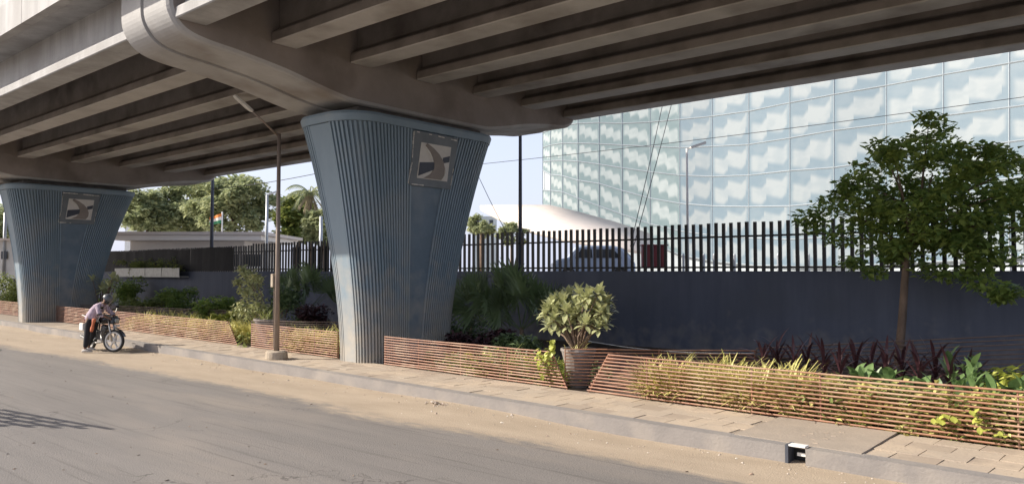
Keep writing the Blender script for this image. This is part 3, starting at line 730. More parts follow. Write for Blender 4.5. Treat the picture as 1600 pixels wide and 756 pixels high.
# trees beyond the plaza on the left
FT = [  # px, y_top, half width px, y_bottom, dist, label
 (232, 300, 34, 362, 62, 'rounded pale green tree beyond the cream gate roof, leftmost of the far trees'),
 (292, 280, 48, 362, 66, 'pale tree partly hidden behind the blue pole, second from left beyond the cream roof'),
 (366, 272, 58, 368, 60, 'largest far green tree beyond the cream roof, right behind the flag'),
 (466, 306, 30, 378, 66, 'dark low tree seen between the lamp post and the nearest pier'),
 (505, 330, 24, 378, 58, 'small far tree touching the left outline of the nearest pier'),
 (16, 320, 30, 392, 80, 'far tree behind the white kiosk at the left edge'),
]
for k, (px, yt, hw, yb, D, lab) in enumerate(FT):
    c = atD(px, (yt+yb)/2, D); s = D/1200; b = Vector((c.x, c.y, 1.72)); rz = (yb-yt)/2*s
    tree('far_tree', lab, 'tree', b, 0, c, (hw*s*1.12, hw*s*1.12, rz*1.05), 60, 170, .42, .22, 'leaf_far' if k not in (3,) else 'leaf_mid', 40+k, group='trees beyond the plaza', clump_r=.34, limbs=8)
for k, (px, yt, hw, D, lab) in enumerate([(752, 338, 24, 90, 'bright low tree under the tip of the cream canopy'), (800, 352, 22, 84, 'bright green shrub tree below the cream canopy, right of the dark pole')]):
    c = atD(px, yt+14, D); s = D/1200
    tree('far_tree', lab, 'tree', (c.x, c.y, 1.72), 0, c, (hw*s, hw*s, 16*s), 20, 130, .4, .2, 'leaf_far', 60+k, group='trees beyond the plaza', clump_r=.4, limbs=5)
# distant palm
pb = atD(486, 352, 60); pt = atD(484, 302, 60); pb.z = 1.72
pt_ = thing('palm_tree', 'far palm with arching fronds and a brown dead skirt left of the nearest pier', 'palm', pb)
mb = MB(); mb.tube([pb, pb.lerp(pt, .5)+Vector((.1,0,0)), pt], [.22,.17,.15], 8); build(mb, 'trunk', M['bark'], pt_)
for k in range(15):
    a = 2*math.pi*k/15+rnd.uniform(-.2,.2); L = rnd.uniform(2.2,3.0); el = rnd.uniform(.1,1.0); mb = MB(); pts = []
    for i in range(9):
        f = i/8; pts.append(pt+Vector((math.cos(a)*L*f*.8, math.sin(a)*L*f*.8, math.sin(el)*L*f*1.0-1.6*f*f)))
    mb.tube(pts, [.035]*8+[.01], 4)
    for i in range(1, 9):
        for s in (-1, 1):
            d = Vector((-math.sin(a)*s, math.cos(a)*s, -.8)).normalized()*.55; q = pts[i]; w = Vector((math.cos(a),math.sin(a),0))*.05
            mb.add([q-w, q+w, q+d+w*2], [(0,1,2)]); q = q.lerp(pts[i-1], .5); mb.add([q-w, q+w, q+d+w*2], [(0,1,2)])
    build(mb, 'frond', M['leaf_far'], pt_)
mb = MB()
for k in range(26):
    a = rnd.uniform(0, 6.28); q = pt+Vector((math.cos(a)*.15, math.sin(a)*.15, 0)); e = q+Vector((math.cos(a)*rnd.uniform(.3,1.0), math.sin(a)*rnd.uniform(.3,1.0), -rnd.uniform(1.2,2.3)))
    mb.add([q, q+Vector((.1,.1,-.2)), e, e+Vector((-.12,.1,.3))], [(0,1,2,3)])
build(mb, 'dead_skirt', M['dry'], pt_)

# potted frangipani in the gap between barriers, and its twin at the left
def pot(c, r0, r1, h, t, m='pot'):
    mb = MB(); mb.lathe([(r0*.98, 0), (r0, .02), (r1*.95, h*.93), (r1, h*.94), (r1, h), (r1*.9, h), (r1*.88, h-.06)], 20, c); build(mb, 'pot', M[m], t)
def rosettes(t, centers, me, per, sc, r_, tilt0=.4, tilt1=1.5, off=None):
    o0 = t.location
    for c in centers:
        c = Vector(c)-o0
        for k in range(per):
            f = k/per; put_leaf(t, me, c+Vector((0,0,-.03*f)), k*2.4+r_.uniform(-.3,.3), tilt0+(tilt1-tilt0)*f+r_.uniform(-.15,.15), sc*r_.uniform(.75,1.15))
plum = withmat(paddle(.235, .082, .4), M['leaf_plum'])
pp = atZ(900, 606, .19); pc = pp+Vector((-.14,.27,0)); pc.z = .17
t = thing('potted_frangipani', 'tall grey tapered pot with a pale leaved frangipani between the two orange barriers', 'potted plant', pc)
pot(pc, .15, .31, .66, t)
r_ = random.Random(8); mb = MB(); cents = []
D0 = (pc-CP).dot(FW)
top = pc+Vector((0,0,.6))
for (px, py) in ((858,482),(872,468),(890,462),(905,458),(920,462),(935,458),(945,470),(866,500),(884,486),(900,480),(916,484),(932,482),(948,484),(880,505),(898,500),(925,498),(853,490),(938,500),(913,470),(880,472),(895,494),(940,488),(868,490),(925,474),(905,488),(858,508),(872,512),(890,508),(935,512),(946,504),(915,506),(862,474),(948,478)):
    r = ray(px, py); s = (pc.y+r_.uniform(-.3,.3))/r.y; p = CP+r*s; cents.append(p)
    m1 = top.lerp(p, .45)+Vector((r_.uniform(-.05,.05), r_.uniform(-.05,.05), .05)); mb.tube([top-Vector((0,0,.1)), m1, p], [.022,.016,.009], 6)
build(mb, 'stem', M['bark'], t, smooth=True)
rosettes(t, cents, plum, 19, 1.0, r_, .2, 2.0)
sp = withmat(strap(.32, .018, .8), M['leaf_yel'])
for k in range(22): put_leaf(t, sp, Vector((r_.uniform(-.25,.25), r_.uniform(-.2,.2), .62)), r_.uniform(0,6.28), r_.uniform(.1,.8), r_.uniform(.6,1))
# left potted shrub
pp = atZ(388, 540, .19); pc = pp+Vector((-.15,.75,0)); pc.z = .17
t = thing('potted_shrub', 'dark pot with a tall grey-green shrub left of the lamp post', 'potted plant', pc)
pot(pc, .2, .45, .70, t)
mb = MB(); cl = []
for (px, py, rr) in ((388,430,.2),(380,422,.15),(395,445,.25),(385,455,.28),(398,468,.32),(384,478,.34),(396,490,.34),(408,480,.22),(372,440,.14),(376,488,.26),(400,434,.16)):
    r = ray(px, py); p = CP+r*((pc.y+r_.uniform(-.2,.2))/r.y); cl.append(((p.x,p.y,p.z), rr)); mb.tube([pc+Vector((0,0,.6)), p], [.016,.006], 5)
build(mb, 'stem', M['bark'], t)
build(cloud(MB(), cl, 120, .15, r_, asp=.4), 'foliage', M['leaf_plum'], t)
sp2 = withmat(strap(.7, .022, .9), M['leaf_mid'])
for k in range(60): put_leaf(t, sp2, Vector((r_.uniform(-.3,.3), r_.uniform(-.3,.3), .66)), r_.uniform(0,6.28), r_.uniform(.1,.9), r_.uniform(.7,1.1))
# frangipani bush behind the rider
pc = atY(158, 480, 13.2); pc.z = .17
t = thing('frangipani_shrub', 'broad pale leaved shrub growing directly behind the helmeted man', 'shrub', pc)
mb = MB(); cents = []
for k in range(24):
    p = atY(rnd.uniform(128, 186), rnd.uniform(432, 478), 13.2+rnd.uniform(-.5,.5)); cents.append(p); mb.tube([pc, pc.lerp(p,.5)+Vector((0,0,.1)), p], [.03,.02,.01], 5)
build(mb, 'stem', M['bark'], t)
plumB = withmat(paddle(.34, .12, .35), M['leaf_plum'])
rosettes(t, cents, plumB, 12, 1.0, r_, .2, 1.9)

# dark fan palms in the shade behind the first barrier
fanleaf = None
def fan_mesh(R_, nn=22):
    vs = [(0,0,0)]; fs = []
    for k in range(nn):
        a = -2.0+4.0*k/(nn-1); c, s = math.cos(a), math.sin(a); w = .075
        o = len(vs); vs += [(s*R_*.5-c*w*R_*.5, -.02, c*R_*.5+s*w*R_*.5), (s*R_*.5+c*w*R_*.5, .02, c*R_*.5-s*w*R_*.5), (s*R_, -.12*R_+.06*math.sin(k*3), c*R_*.96)]
        fs += [(0, o, o+2, o+1)]
    me = bpy.data.meshes.new('fan'); me.from_pydata(vs, [], fs); me.materials.append(M['leaf_shade']); return me
fm = fan_mesh(.6)
def fan_palm(px, py, y, nfr, h, label, seed):
    r_ = random.Random(seed); b = atY(px, py, y); b.z = .17
    t = thing('fan_palm', label, 'palm', b, group='dark fan palms in the shade')
    mb = MB(); mb.tube([(0,0,-.02), (0,0,h*.35)], [.07,.05], 8); build(mb, 'trunk', M['bark'], t, local=True)
    mb = MB(); 
    for k in range(nfr):
        a = k*2.4+r_.uniform(-.2,.2); el = r_.uniform(.5,1.3); L = h*r_.uniform(.55,.8)
        e = Vector((math.cos(a)*math.cos(el)*L, math.sin(a)*math.cos(el)*L, h*.3+math.sin(el)*L)); mb.tube([(0,0,h*.3), e*.6+Vector((0,0,.08*h)), e], [.012,.01,.006], 4)
        o = bpy.data.objects.new('frond', fm); C.objects.link(o); o.parent = t; o.location = e; o.rotation_euler = (0, .5+ (1.2-el)*.9, a); o.rotation_mode = 'XYZ'
        o.rotation_euler = (r_.uniform(-.4,.4), r_.uniform(.3,1.1), a); s = r_.uniform(.8,1.3); o.scale = (s,s,s)
    build(mb, 'leaf_stalk', M['leaf_shade'], t, local=True)
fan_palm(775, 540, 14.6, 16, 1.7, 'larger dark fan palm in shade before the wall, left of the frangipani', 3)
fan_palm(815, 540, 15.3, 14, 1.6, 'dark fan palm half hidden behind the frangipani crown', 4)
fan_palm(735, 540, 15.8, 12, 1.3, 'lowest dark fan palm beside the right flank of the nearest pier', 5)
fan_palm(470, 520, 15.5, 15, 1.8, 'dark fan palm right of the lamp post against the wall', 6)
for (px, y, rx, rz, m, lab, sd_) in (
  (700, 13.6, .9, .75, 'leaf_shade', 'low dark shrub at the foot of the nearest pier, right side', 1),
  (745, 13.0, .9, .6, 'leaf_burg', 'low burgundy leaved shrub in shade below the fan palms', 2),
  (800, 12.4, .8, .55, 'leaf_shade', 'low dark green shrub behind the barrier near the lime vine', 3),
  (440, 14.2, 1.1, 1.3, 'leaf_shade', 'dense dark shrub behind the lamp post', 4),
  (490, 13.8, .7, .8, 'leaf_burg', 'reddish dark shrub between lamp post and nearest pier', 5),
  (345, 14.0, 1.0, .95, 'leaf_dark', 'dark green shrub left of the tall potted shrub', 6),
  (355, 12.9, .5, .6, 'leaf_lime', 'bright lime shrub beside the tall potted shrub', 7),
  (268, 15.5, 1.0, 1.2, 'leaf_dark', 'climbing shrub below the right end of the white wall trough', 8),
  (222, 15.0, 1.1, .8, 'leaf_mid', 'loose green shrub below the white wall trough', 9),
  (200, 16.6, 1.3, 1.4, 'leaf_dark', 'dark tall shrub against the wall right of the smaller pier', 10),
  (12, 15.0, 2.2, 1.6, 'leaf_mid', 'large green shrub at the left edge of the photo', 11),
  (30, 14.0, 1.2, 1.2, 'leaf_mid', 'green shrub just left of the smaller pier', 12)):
    b = atY(px, 500, y); b.z = .17
    bush('shrub', lab, 'shrub', b, rx, rz*1.12, .13 if px > 400 else .17, 190, m, 100+sd_)

# variegated yellow grasses behind the barriers: one clump each
yl = [withmat(strap(L, .024, d), M['leaf_yel']) for L, d in ((.34,.7),(.42,1.0),(.30,.5))]
def tuft_mesh(L, n_, w, m, spread, seed, droop=.9):
    r_ = random.Random(seed); vs = []; fs = []
    for k in range(n_):
        yaw = r_.uniform(0,6.28); tl = r_.uniform(.05,spread); l_ = L*r_.uniform(.6,1.1); bx, by = r_.uniform(-.08,.08), r_.uniform(-.08,.08)
        x = z = 0; a = tl; o = len(vs); ns = 4
        for i in range(ns+1):
            f = i/ns; ww = w*(1-f*.85)/2
            for s in (-1, 1): vs.append((bx+x*math.cos(yaw)-s*ww*math.sin(yaw), by+x*math.sin(yaw)+s*ww*math.cos(yaw), z))
            a = tl+droop*f*f*1.3; x += l_/ns*math.sin(a); z += l_/ns*math.cos(a)
        for i in range(ns): q = o+i*2; fs.append((q, q+1, q+3, q+2))
    me = bpy.data.meshes.new('foliage'); me.from_pydata(vs, [], fs); me.materials.append(m); return me
TF = [tuft_mesh(.50, 170, .036, M['leaf_yel'], 1.15, k) for k in range(3)]
def tufts(pxs, off0, off1, meshes, sc, label_f, group, name='grass_clump'):
    for k, px in enumerate(pxs):
        x, y = FP(px); y += rnd.uniform(off0, off1)
        t = bpy.data.objects.new(name, meshes[k % len(meshes)]); C.objects.link(t); t.location = (x, y, .17); t.rotation_euler = (0,0,rnd.uniform(0,6.28)); s = sc*rnd.uniform(.85,1.15); t.scale = (s,s,s)
        tag(t, nth(k, len(pxs))+' '+label_f, 'plant', group)
tufts([1000+ k*11 for k in range(21)], .34, .85, TF, 1.42, 'yellow striped grass clump in the sunlit row right of the grey pot', 'yellow striped grass clumps right of the pot')
tufts([185+ k*9 for k in range(20)], .42, 1.3, TF, 1.4, 'clump of yellow striped grass in the row right of the motorcycle', 'yellow striped grass clumps right of the motorcycle')
tufts([448+ k*11 for k in range(8)], .4, 1.0, TF, 1.45, 'clump of yellow striped grass between lamp post and nearest pier', 'yellow striped grass clumps by the lamp post')
TG = [tuft_mesh(.35, 40, .03, M['leaf_mid'], 1.1, 20+k) for k in range(2)]
TL = [tuft_mesh(.3, 36, .03, M['leaf_lime'], 1.1, 30+k) for k in range(2)]
tufts([725+ k*9 for k in range(15)], .5, 1.3, TG, 1.5, 'low green strappy plant behind the barrier right of the nearest pier', 'low green plants right of the nearest pier')
tufts([1225+ k*14 for k in range(26)], .2, .7, TL+TG, 1.45, 'low yellow-green plant behind the rods of the longest barrier', 'low plants behind the longest barrier')

# hedge-like leafy fill in the beds (nobody could count it)
r_ = random.Random(77); mb = MB()
def bedfill(px0, px1, off0, off1, zt, n_, size):
    cl = []
    for _ in range(n_):
        x, y = FP(r_.uniform(px0, px1)); cl.append(((x, y+r_.uniform(off0, off1), .17+r_.uniform(.05, zt)), r_.uniform(.1,.2)))
    return cl
tag(build(cloud(MB(), bedfill(1225, 1640, .10, .9, .5, 170, .1), 40, .085, r_), 'bed_foliage', M['leaf_mid']), 'low mixed green foliage filling the bed behind the longest barrier', 'plants', kind='stuff')
tag(build(cloud(MB(), bedfill(1225, 1640, .14, .6, .5, 280, .1), 40, .09, r_), 'lime_bed_foliage', M['leaf_yel']), 'lime ground foliage close behind the longest barrier', 'plants', kind='stuff')
tag(build(cloud(MB(), bedfill(985, 1235, .16, .8, .46, 130, .1), 34, .085, r_, asp=.22), 'striped_grass_mat', M['leaf_yel']), 'dense yellow striped grass filling the bed right of the grey pot', 'plants', kind='stuff')
tag(build(cloud(MB(), bedfill(650, 880, .2, 1.6, .3, 90, .1), 30, .09, r_), 'shaded_bed_foliage', M['leaf_shade']), 'dark ground cover in the bed right of the nearest pier', 'plants', kind='stuff')
tag(build(cloud(MB(), bedfill(690, 870, .12, .5, .42, 46, .1), 24, .08, r_), 'yellow_bed_foliage', M['leaf_lime']), 'yellow ground foliage behind the barrier right of the nearest pier', 'plants', kind='stuff')
tag(build(cloud(MB(), bedfill(150, 370, .3, 3.5, .4, 150, .1), 30, .13, r_), 'left_bed_foliage', M['leaf_mid']), 'mixed low foliage filling the bed behind the motorcycle', 'plants', kind='stuff')
tag(build(cloud(MB(), bedfill(170, 370, .22, 1.0, .46, 110, .1), 34, .11, r_), 'yellow_left_bed', M['leaf_yel']), 'yellow-green planting close behind the barrier right of the motorcycle', 'plants', kind='stuff')
tag(build(cloud(MB(), bedfill(400, 530, .2, .8, .46, 50, .1), 34, .09, r_), 'yellow_middle_bed', M['leaf_yel']), 'yellow-green planting close behind the barrier by the lamp post', 'plants', kind='stuff')
tag(build(cloud(MB(), bedfill(400, 530, .3, 2.4, .4, 60, .1), 30, .10, r_), 'middle_bed_foliage', M['leaf_mid']), 'mixed low foliage in the bed between lamp post and nearest pier', 'plants', kind='stuff')
tag(build(cloud(MB(), bedfill(-30, 50, .5, 4.5, .7, 60, .1), 34, .2, r_), 'edge_bed_foliage', M['leaf_mid']), 'low foliage in the bed at the left edge', 'plants', kind='stuff')

# burgundy cordylines: a row of single plants, leaves as parts
bl = [withmat(strap(.52, .048, d), M['leaf_burg']) for d in (.6, .95, .3)]
cordy = [(1192,11.9,.62),(1214,12.2,.66),(1240,12.0,.62),(1262,12.3,.6),(1287,12.1,.7),(1312,11.9,.62),(1336,12.2,.66),(1360,12.1,.64),(1385,11.9,.8),(1410,12.2,.72),(1436,11.9,.66),(1460,12.2,.7),(1484,11.9,.62),(1512,12.1,.62)]
proto = None
for k, (px, y, h) in enumerate(cordy):
    b = atY(px, 560, y); b.z = .17
    t = thing('cordyline', nth(k, len(cordy))+' burgundy cordyline with drooping strap leaves in the dark row before the wall', 'plant', b, group='burgundy cordylines in a row')
    mb = MB(); mb.tube([(0,0,-.02), (.02,.01,h*.6)], [.018,.012], 6); build(mb, 'stem', M['bark'], t, local=True)
    h += .18
    for j in range(27):
        f = j/27; put_leaf(t, bl[j % 3], (0, 0, h*(.72-.6*f)), j*2.4+k, .12+f*1.55+rnd.uniform(-.15,.15), rnd.uniform(.75,1.1)*(1 if h > .65 else .9))
# broad leaved cannas in front of them
cn = [withmat(paddle(.34, .15, d), M['leaf_canna']) for d in (.35, .7)]
for k, (px, y, h) in enumerate([(1338,11.3,.30),(1352,11.1,.34),(1372,11.3,.3),(1390,11.15,.3),(1420,11.1,.3),(1440,11.2,.27),(1465,11.1,.26),(1500,11.0,.36),(1522,11.2,.32),(1552,11.0,.34),(1580,11.2,.33),(1603,11.0,.38)]):
    b = atY(px, 600, y); b.z = .17; h += .2
    t = thing('canna_plant', nth(k, 12)+' broad leaved green plant rising above the rods of the longest barrier', 'plant', b, group='broad leaved green plants above the barrier')
    mb = MB(); mb.tube([(0,0,-.02), (0,0,h)], [.014,.01], 6); build(mb, 'stem', M['leaf_canna'], t, local=True)
    for j in range(8): put_leaf(t, cn[j % 2], (0,0,h*(.5+.5*rnd.random())), j*2.4+k*1.3, rnd.uniform(.05,.75), rnd.uniform(.7,1.05))
for k, (px, y, h, lab) in enumerate([(1518,11.6,.75,'tall upright green leaf shoot standing above the burgundy row'), (1482,11.9,.8,'slim grey-green shoot among the burgundy plants')]):
    b = atY(px, 560, y); b.z = .17
    t = thing('tall_shoot', lab, 'plant', b)
    mb = MB(); mb.tube([(0,0,-.02), (0,0,h)], [.012,.008], 6); build(mb, 'stem', M['leaf_canna'], t, local=True)
    for j in range(4): put_leaf(t, cn[0], (0,0,h*(.6+.12*j)), j*1.9+k, .15+.2*(j % 2), .8)
for k, (px, y, rx, rz) in enumerate([(1560,12.0,.5,.75),(1592,11.8,.5,.8)]):
    b = atY(px, 560, y); b.z = .17
    bush('shrub', ['lime leaved shrub near the right edge behind the cannas', 'yellow-green shrub at the very right edge'][k], 'shrub', b, rx, rz, .14, 34, 'leaf_canna' if k == 0 else 'leaf_lime', 140+k)
# vines poking through the rods: single leaves as parts
def vine(px, pys, label, n_, size, m='leaf_lime'):
    me = withmat(paddle(size, size*.7, .3), M[m]); x, y = FP(px); b = Vector((x, y+.05, .17))
    t = thing('vine', label, 'vine', b); pts = [CP+ray(q[0], q[1])*((FY(x)-.04)/ray(q[0], q[1]).y) for q in pys]
    mb = MB(); mb.tube([b]+pts, [.007]*(len(pts))+[.004], 5); build(mb, 'stem', M['leaf_mid'], t)
    for k in range(n_):
        q = pts[k % len(pts)].lerp(pts[(k+1) % len(pts)], rnd.random())-b; q += Vector((rnd.uniform(-.05,.05), rnd.uniform(-.06,.0), rnd.uniform(-.05,.05)))
        put_leaf(t, me, q, -1.57+rnd.uniform(-1,1), rnd.uniform(1.2,2.6), rnd.uniform(.7,1.2))
vine(1478, [(1462,650),(1475,652),(1495,655)], 'vine with three drooping leaves in front of the barrier, left of its neighbour', 9, .10)
vine(1530, [(1522,638),(1530,655),(1540,665)], 'bunched yellow-green vine leaves on the longest barrier', 12, .09)
vine(1568, [(1566,672),(1572,680)], 'smallest vine sprig low on the longest barrier at right', 4, .09)
vine(852, [(842,545),(850,560),(862,545),(868,530),(850,590)], 'bright lime vine climbing the barrier left of the grey pot', 60, .10)
vine(380, [(378,520),(382,535),(388,545),(376,550)], 'leafy vine hanging in front of the dark pot left of the lamp post', 40, .10, 'leaf_mid')

# white trough with plants on the wall
w0 = atY(186, 425, WY-.35); w1 = atY(288, 425, WY-.35)
t = thing('wall_trough', 'white slatted planter trough fixed high on the navy wall, with weeds', 'planter', (w0.x, WY-.35, 1.9))
nseg = 4
for k in range(nseg):
    a = w0.x+(w1.x-w0.x)*k/nseg; b_ = w0.x+(w1.x-w0.x)*(k+1)/nseg-.06
    mb = MB(); mb.box(((a+b_)/2, WY-.56, 2.13), (b_-a, .03, .44)); build(mb, 'side_board', M['lamp_head'], t)
mb = MB(); mb.box(((w0.x+w1.x)/2, WY-.35, 1.93), (w1.x-w0.x, .44, .05)); build(mb, 'base_board', M['lamp_head'], t)
cl = [((rnd.uniform(w0.x, w1.x), WY-.35+rnd.uniform(-.15,.15), 2.35+rnd.uniform(-.1,.35)), rnd.uniform(.15,.32)) for _ in range(26)]
build(cloud(MB(), cl, 50, .16, r_, asp=.3), 'weeds', M['leaf_mid'], t)

# ------------------------------------------------------------------ LAMP POSTS AND POLES
lb = atZ(432, 561, .2); lb = Vector((lb.x, lb.y, .2))
t = thing('street_lamp', 'brown street lamp post on a round cement block beside the nearest pier', 'street lamp', lb)
mb = MB(); mb.lathe([(.23,0),(.25,.02),(.235,.17),(.20,.19)], 20, (0,0,0)); build(mb, 'base_block', M['base_block'], t, local=True)
mb = MB(); mb.tube([(0,0,.15), (0,0,2.2), (0,0,5.08)], [.062,.05,.040], 12); build(mb, 'pole', M['lamp_metal'], t, smooth=True, local=True)
e1 = atX(366, 149, lb.x-.02)-lb; pj = Vector((0,0,5.06)); dv = (e1-pj)
mb = MB(); mb.tube([pj-Vector((0,0,.05)), pj+dv*.62], [.024,.022], 8); build(mb, 'arm', M['lamp_metal'], t, smooth=True, local=True)
q0 = pj+dv*.60; q1 = pj+dv; d = (q1-q0).normalized(); sd_ = Vector((1,0,0)); u = sd_.cross(d)
mb = MB(); nn = 6; vs = []
for i, (f, w, h) in enumerate(((0,.025,.02),(.08,.05,.03),(.3,.06,.035),(.85,.058,.03),(1,.045,.018))):
    c = q0.lerp(q1, f); vs += [c-sd_*w-u*h*.5, c+sd_*w-u*h*.5, c+sd_*w+u*h, c-sd_*w+u*h]
mb.add(vs, [(0,1,2,3), (16,17,18,19)[::-1]]+[(i*4+k, i*4+(k+1) % 4, (i+1)*4+(k+1) % 4, (i+1)*4+k) for i in range(4) for k in range(4)]); hd = build(mb, 'lamp_head', M['lamp_head'], t, local=True)
mb = MB(); mb.box(((-.10, -.02, 1.76)), (.09,.13,.3)); bx = bevel(build(mb, 'switch_box', M['base_block'], t, local=True), .01)
mb = MB(); mb.tube([(-.10,-.02,1.6), (-.11,-.02,.9), (-.09,-.01,.25)], .012, 6); build(mb, 'conduit', M['lamp_metal'], t, local=True)
def pole(px, ytop, D, r, label, m, zb=1.72, name='pole', cat='pole', lamp=None):
    b = atD(px, 424, D); b.z = zb; tp = atD(px, ytop, D); h = tp.z-zb
    t = thing(name, label, cat, b)
    mb = MB(); mb.tube([(0,0,0), (0,0,h)], [r, r*.75], 10); build(mb, 'shaft', M[m], t, smooth=True, local=True)
    mb = MB(); mb.lathe([(r*1.8,0),(r*1.8,.03),(r*1.1,.06)], 12); build(mb, 'base_plate', M[m], t, local=True)
    if lamp:
        for s in lamp:
            e = RT*s*.45; mb = MB(); mb.tube([(0,0,h-.05), Vector((0,0,h+.03))+e*.3], r*.5, 6); build(mb, 'arm', M[m], t, local=True)
            mb = MB(); c = Vector((0,0,h+.06))+e; mb.span(Vector((0,0,h+.02))+e*.25, c+e*.3+Vector((0,0,.12)), .18, .07); build(mb, 'lamp_head', M['white'], t, local=True)
    return t
pole(813, 190, 25, .07, 'tall dark pole behind the fence right of the nearest pier', 'pole_dark')
pole(1075, 232, 24, .045, 'white street lamp behind the fence before the glass building', 'white', name='street_lamp', cat='street lamp', lamp=(1,))
pole(330, 270, 40, .10, 'dark blue pole rising behind the fence left of the flag', 'pole_dark')
pole(416, 304, 44, .10, 'pale grey lamp post behind the fence just left of the brown lamp post', 'lamp_grey', name='street_lamp', cat='street lamp', lamp=(1,))
pole(501, 338, 46, .13, 'short pale post behind the fence touching the nearest pier', 'lamp_grey')
pole(6, 332, 50, .12, 'thin grey post behind the fence at the left edge', 'lamp_grey')
# flag
t = pole(346, 331, 52, .06, 'flagpole flying a saffron, white and green flag before the far trees', 'white', name='flagpole', cat='flag')
fz = atD(346, 333, 52).z-1.72; mb = None
for j, (mm, nm) in enumerate((('flagO','saffron_band'), ('flagW','white_band'), ('flagG','green_band'))):
    mb = MB(); nn = 8
    for i in range(nn+1):
        f = i/nn; c = -RT*(.05+.78*f)+RT.cross(Vector((0,0,1)))*.08*math.sin(f*7); z = fz-.02-.26*f
        hh = .22*(1-.2*f)
        mb.v += [tuple(c+Vector((0,0,z-j*hh))), tuple(c+Vector((0,0,z-(j+1)*hh)))]
    mb.f = [(i*2, i*2+2, i*2+3, i*2+1) for i in range(nn)]; build(mb, nm, M[mm], t, local=True)

# overhead wires
def wire(pa, pb, label, sag=.3, r=.012):
    mb = MB(); mb.tube([pa.lerp(pb, k/12)-Vector((0,0,sag*math.sin(math.pi*k/12))) for k in range(13)], r, 5); tag(build(mb, 'overhead_wire', M['wire']), label, 'wire')
wire(atD(330, 296, 40), atD(520, 266, 38), 'thin black wire crossing the sky behind the lamp post', .1, .018)
wire(atD(700, 262, 40), atD(1700, 138, 30), 'long thin wire crossing in front of the glass building', .15, .014)
wire(atD(1035, 165, 26), atY(985, 385, WY+.3), 'left of two steep guy wires before the glass building', .05, .012)
wire(atD(1050, 160, 26), atY(990, 385, WY+.3), 'right of two steep guy wires before the glass building', .05, .012)
wire(atD(745, 270, 30), atY(800, 380, WY+.5), 'slanting wire between the nearest pier and the cream canopy', .05, .012)

# ------------------------------------------------------------------ GLASS BUILDING
cols = [848,860,879,903,936,972,1016,1062,1113,1170,1234,1303,1385,1474,1577,1697,1840]
Dd = [131,129,127,125,123,121,118.5,115.5,111.5,106,100,95,90,84,78,72,66]
rows = {
 0: [208,203,197,193,192,193,191,187,182,174,161,148,134,117,99,78,52],
 1: [231,227,224,224,225,227,229,231,229,226,216,204,194,181,168,152,132],
 2: [253,251.5,251,252.5,257,262.5,269,274,276,274,267,262,250,236,222,206,186],
 3: [266,273,275,282,287,298,310,318,322,323,322,316,306,293,279,264,246],
 4: [297,298,300,310,322,335,350,361,368,372,374,370,362,352,340,326,310],
 5: [320,321,326,335,346,358,378,398,408,414,416,416,413,408,402,394,384]}
for k, up in ((-1, 1), (-2, 2), (-3, 3)):
    rows[k] = [rows[0][i]-up*((rows[1][i]-rows[0][i])*.5+(rows[2][i]-rows[1][i])*.5)*1.02 for i in range(len(cols))]
gb0 = atD(1100, 424, 112); gb0.z = 1.72
gb = thing('glass_office_building', 'huge curved office building clad in glass panes with painted pale reflections behind the fence', 'building', gb0)
order = [-3,-2,-1,0,1,2,3,4,5]
def GP(i, r, back=0): return atD(cols[i], rows[r][i], Dd[i]+back)
for i in range(len(cols)-1):
    for a, b_ in zip(order[:-1], order[1:]):
        if i == 0 and a == 3: continue
        p = [GP(i, b_), GP(i+1, b_), GP(i+1, a), GP(i, a)]; c = (p[0]+p[1]+p[2]+p[3])/4
        nrm = (p[1]-p[0]).cross(p[3]-p[0]).normalized(); ee = [q+(c-q).normalized()*.10 for q in p]
        tl = nrm*rnd.uniform(-.02,.02); ee = [q+tl*(1 if k in (0, 3) else -1) for k, q in enumerate(ee)]
        mb = MB(); mb.add(ee+[q-nrm*.12 for q in ee], [(0,1,2,3), (7,6,5,4), (0,4,5,1), (1,5,6,2), (2,6,7,3), (3,7,4,0)]); mb.uv = [(0,0),(1,0),(1,1),(0,1)]*2
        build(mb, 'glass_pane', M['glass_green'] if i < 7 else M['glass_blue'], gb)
for i in range(len(cols)):
    mb = MB(); pts = [GP(i, r) for r in order]; mb.tube(pts, .085, 4); build(mb, 'mullion', M['glassgrey'], gb)
for r in order:
    mb = MB(); pts = [GP(i, r) for i in range(len(cols))]; mb.tube(pts, .11, 4); build(mb, 'floor_band', M['glassgrey'], gb)
mb = MB(); N_ = len(cols)
for r in order: mb.v += [tuple(GP(i, r, .5)) for i in range(N_)]
for j in range(len(order)-1):
    for i in range(N_-1): a = j*N_+i; mb.f.append((a, a+1, a+1+N_, a+N_))
o0 = len(mb.v)
for r in order: mb.v.append(tuple(GP(0, r, 18)+RT*3))
for j in range(len(order)-1): mb.f.append((j*N_, (j+1)*N_, o0+j+1, o0+j))
build(mb, 'inner_lining', M['lining'], gb)
# ground floor below the glass: pale plinth
mb = MB(); 
for i in range(5, N_):
    a = GP(i, 5, .6); mb.v += [tuple(a), (a.x, a.y, 1.7)]
mb.f = [(k*2, k*2+2, k*2+3, k*2+1) for k in range(N_-6)]; build(mb, 'ground_storey', M['lining'], gb)

